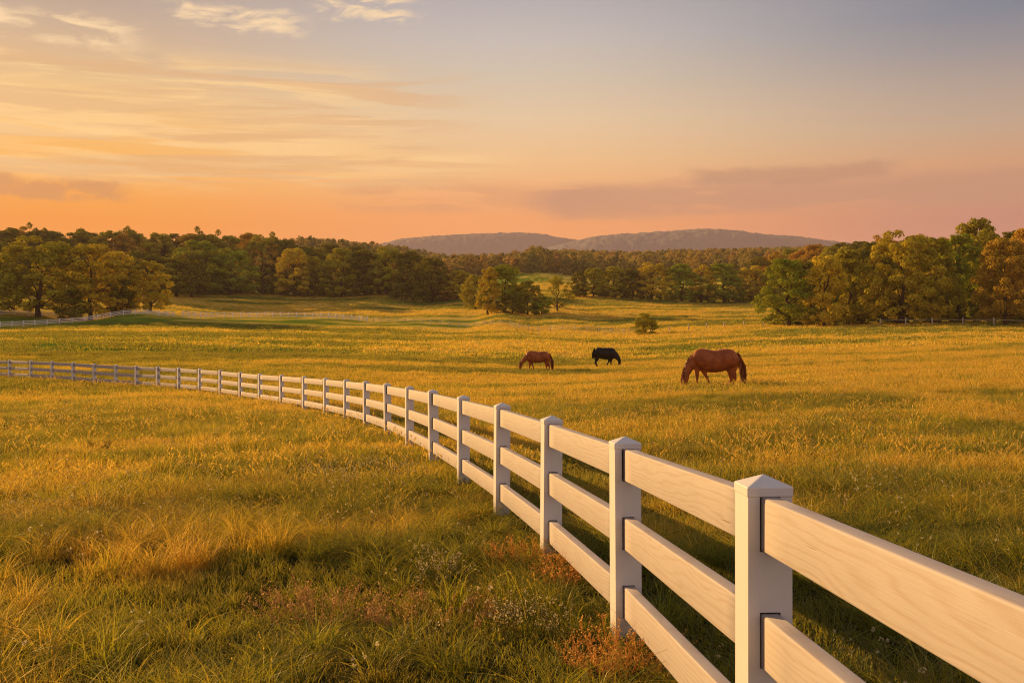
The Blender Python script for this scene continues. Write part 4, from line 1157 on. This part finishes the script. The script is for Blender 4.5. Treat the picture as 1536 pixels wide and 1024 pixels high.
# ------------------------------------------------------------------ sky, sun, air, camera
def build_world():
    w = bpy.data.worlds.new('World'); SC.world = w; w.use_nodes = True
    nt = w.node_tree; nt.nodes.clear(); b = NB(nt)
    out = b.node('ShaderNodeOutputWorld'); bg = b.node('ShaderNodeBackground')
    sky = b.node('ShaderNodeTexSky'); sky.sky_type = 'NISHITA'; sky.sun_disc = False
    sky.sun_elevation = math.radians(SUN_EL); sky.sun_rotation = math.radians(SUN_AZ); sky.dust_density = 4; sky.air_density = 1.6; sky.ozone_density = 1.0
    tc = b.node('ShaderNodeTexCoord')
    s = b.sep(tc.outputs['Generated'])
    az = b.m('MULTIPLY', b.m('ARCTAN2', s[0], s[1]), 180 / math.pi)
    el = b.m('MULTIPLY', b.m('ARCSINE', s[2]), 180 / math.pi)
    t = b.lin(el, 0, 40)
    def R(pts): return [(e / 40.0, c) for e, c in pts]
    left = b.ramp(t, R([(0, (.96, .26, .008)), (6.4, (.97, .295, .012)), (9.3, (1.0, .47, .085)), (11.2, (.96, .53, .16)), (13.2, (.85, .55, .25)), (15.1, (.66, .465, .293)), (17.5, (.47, .375, .31)), (28, (.34, .32, .33)), (40, (.22, .25, .30))]))
    cent = b.ramp(t, R([(0, (.92, .30, .09)), (7.1, (.945, .365, .13)), (10.3, (.875, .545, .27)), (12.5, (.79, .59, .378)), (14.7, (.64, .55, .43)), (16.8, (.54, .51, .487)), (18.7, (.44, .43, .453)), (28, (.28, .29, .32)), (40, (.20, .24, .30))]))
    right = b.ramp(t, R([(0, (.44, .185, .17)), (6.4, (.457, .198, .18)), (9.3, (.59, .32, .19)), (11.2, (.475, .364, .277)), (13.2, (.36, .32, .298)), (15.1, (.227, .257, .305)), (16.8, (.135, .206, .288)), (28, (.13, .18, .27)), (40, (.15, .19, .27))]))
    back = b.ramp(t, R([(0, (.80, .55, .46)), (8, (.90, .64, .54)), (16, (.77, .61, .56)), (28, (.50, .44, .46)), (40, (.29, .28, .33))]))
    a1 = b.m('ABSOLUTE', b.m('ADD', az, 27.0))
    g = b.mix(b.ss(a1, 2, 27), left, cent)
    g = b.mix(b.ss(a1, 27, 56), g, right)
    g = b.mix(b.ss(a1, 56, 120), g, back)
    # cloud layers, in degrees on the sky
    def wisp(az0, az1, el0, el1, sx, sy, lo, hi, seed, soft=2.0, slant=0.0, rag=1.2):
        e2 = b.m('ADD', el, b.m('MULTIPLY', az, slant))
        v = b.comb(b.m('MULTIPLY', az, sx), b.m('MULTIPLY', e2, sy), seed)
        n = b.noise(v, 1.0, 7, .58, .6)
        m = b.ss(n, lo, hi)
        wob = b.noise(b.comb(b.m('MULTIPLY', az, sx * 1.7), b.m('MULTIPLY', el, .9), seed + 5.5), 1.0, 5, .6)
        el_, az_ = b.m('ADD', el, b.m('MULTIPLY', b.m('SUBTRACT', wob, .5), rag)), b.m('ADD', az, b.m('MULTIPLY', b.m('SUBTRACT', n, .5), rag * 4))
        mk = b.m('MULTIPLY', b.ss(az_, az0 - soft * 2, az0 + soft * 2), b.ss(az_, az1 - soft * 2, az1 + soft * 2, 1, 0))
        mk = b.m('MULTIPLY', mk, b.m('MULTIPLY', b.ss(el_, el0 - soft * .5, el0 + soft * .5), b.ss(el_, el1 - soft * .5, el1 + soft * .5, 1, 0)))
        return b.m('MULTIPLY', m, mk)
    # high bright cirrus
    c1 = wisp(-32, -20.5, 15.3, 16.7, .34, 1.3, .40, .66, 3.1, .6, -.06)
    c2 = wisp(-19.0, -11.8, 16.7, 17.9, .36, 1.5, .38, .64, 8.4, .5, -.10)
    c3 = wisp(-10.6, -5.5, 17.7, 18.9, .42, 1.5, .40, .64, 12.7, .5, -.14)
    hi = b.m('MAXIMUM', b.m('MAXIMUM', c1, c2), c3)
    g = b.mix(b.m('MULTIPLY', hi, .85), g, (1.05, .76, .44))
    # broad glowing streaks at the left
    c4 = wisp(-45, -8, 8.6, 15.0, .085, .95, .44, .56, 21.5, 1.8, -.02)
    g = b.mix(b.m('MULTIPLY', c4, .70), g, (1.02, .68, .31))
    c5 = wisp(-45, -3, 8.4, 15.0, .070, 1.35, .47, .58, 33.0, 1.6, -.02)
    g = b.mix(b.m('MULTIPLY', c5, .60), g, (.74, .44, .225))
    c4b = wisp(-45, -1, 9.4, 11.2, .060, 1.1, .44, .62, 37.0, 2.0, -.01)
    g = b.mix(b.m('MULTIPLY', c4b, .6), g, (1.08, .74, .34))
    # low bars of cloud
    c6 = wisp(-45, -21.6, 7.45, 8.4, .45, .8, .28, .46, 41.0, .4)
    g = b.mix(b.m('MULTIPLY', c6, .75), g, (.60, .26, .11))
    c7 = wisp(-9.5, 6, 7.5, 8.8, .16, .8, .36, .52, 52.0, .9)
    g = b.mix(b.m('MULTIPLY', c7, .55), g, (.66, .30, .16))
    c8 = wisp(10.5, 21.0, 8.7, 9.6, .30, 1.0, .26, .46, 63.0, .5, 0, .8)
    g = b.mix(b.m('MULTIPLY', c8, .62), g, (.40, .225, .17))
    c9 = wisp(2, 60, 7.1, 8.8, .12, .9, .30, .46, 74.0, .8)
    g = b.mix(b.m('MULTIPLY', c9, .7), g, (.46, .25, .185))
    # behind the photographer: scattered soft cloud
    g10 = b.vmul(g, (5.7, 5.7, 5.7))
    fin = b.mix(.985, sky.outputs[0], g10)
    b._in(bg.inputs['Color'], fin); bg.inputs['Strength'].default_value = .1
    nt.links.new(bg.outputs[0], out.inputs[0])
build_world()

sun = bpy.data.lights.new('sun', 'SUN'); sun.energy = 5.0; sun.angle = math.radians(.6); sun.color = (1.0, .59, .21)
so = bpy.data.objects.new('sun', sun); COL.objects.link(so)
ae, ee = math.radians(SUN_AZ), math.radians(SUN_EL)
dirv = Vector((math.sin(ae) * math.cos(ee), math.cos(ae) * math.cos(ee), math.sin(ee)))
so.rotation_euler = dirv.to_track_quat('Z', 'Y').to_euler(); so.location = (-40, 40, 40)

HAZE = 0.00013
if HAZE:
    bm = bmesh.new(); bmesh.ops.create_cube(bm, size=1.0)
    me = bpy.data.meshes.new('haze'); bm.to_mesh(me); bm.free()
    m, nt, out = new_mat('evening_haze')
    v = nt.nodes.new('ShaderNodeVolumePrincipled'); v.inputs['Density'].default_value = HAZE
    v.inputs['Color'].default_value = (.93, .71, .65, 1); v.inputs['Anisotropy'].default_value = .0
    nt.links.new(v.outputs[0], out.inputs['Volume'])
    me.materials.append(m)
    ho = mesh_obj('haze', me); ho.scale = (8600, 8600, 470); ho.location = (0, 0, 175); tag(ho, kind='stuff')

cam = bpy.data.cameras.new('camera'); co = bpy.data.objects.new('camera', cam); COL.objects.link(co)
cam.lens = 35.0; cam.sensor_width = 36.0; cam.clip_start = .05; cam.clip_end = 12000
co.location = (0, 0, CAMZ); co.rotation_euler = (math.pi / 2, 0, 0)
SC.camera = co
SC.view_settings.view_transform = 'Standard'; SC.view_settings.look = 'None'; SC.view_settings.exposure = 0.85; SC.view_settings.gamma = 1.0
SC.cycles.use_denoising = True; SC.cycles.denoising_prefilter = 'NONE'; SC.cycles.filter_width = 1.15
SC.cycles.max_bounces = 6; SC.cycles.diffuse_bounces = 3; SC.cycles.transmission_bounces = 3; SC.cycles.volume_bounces = 0
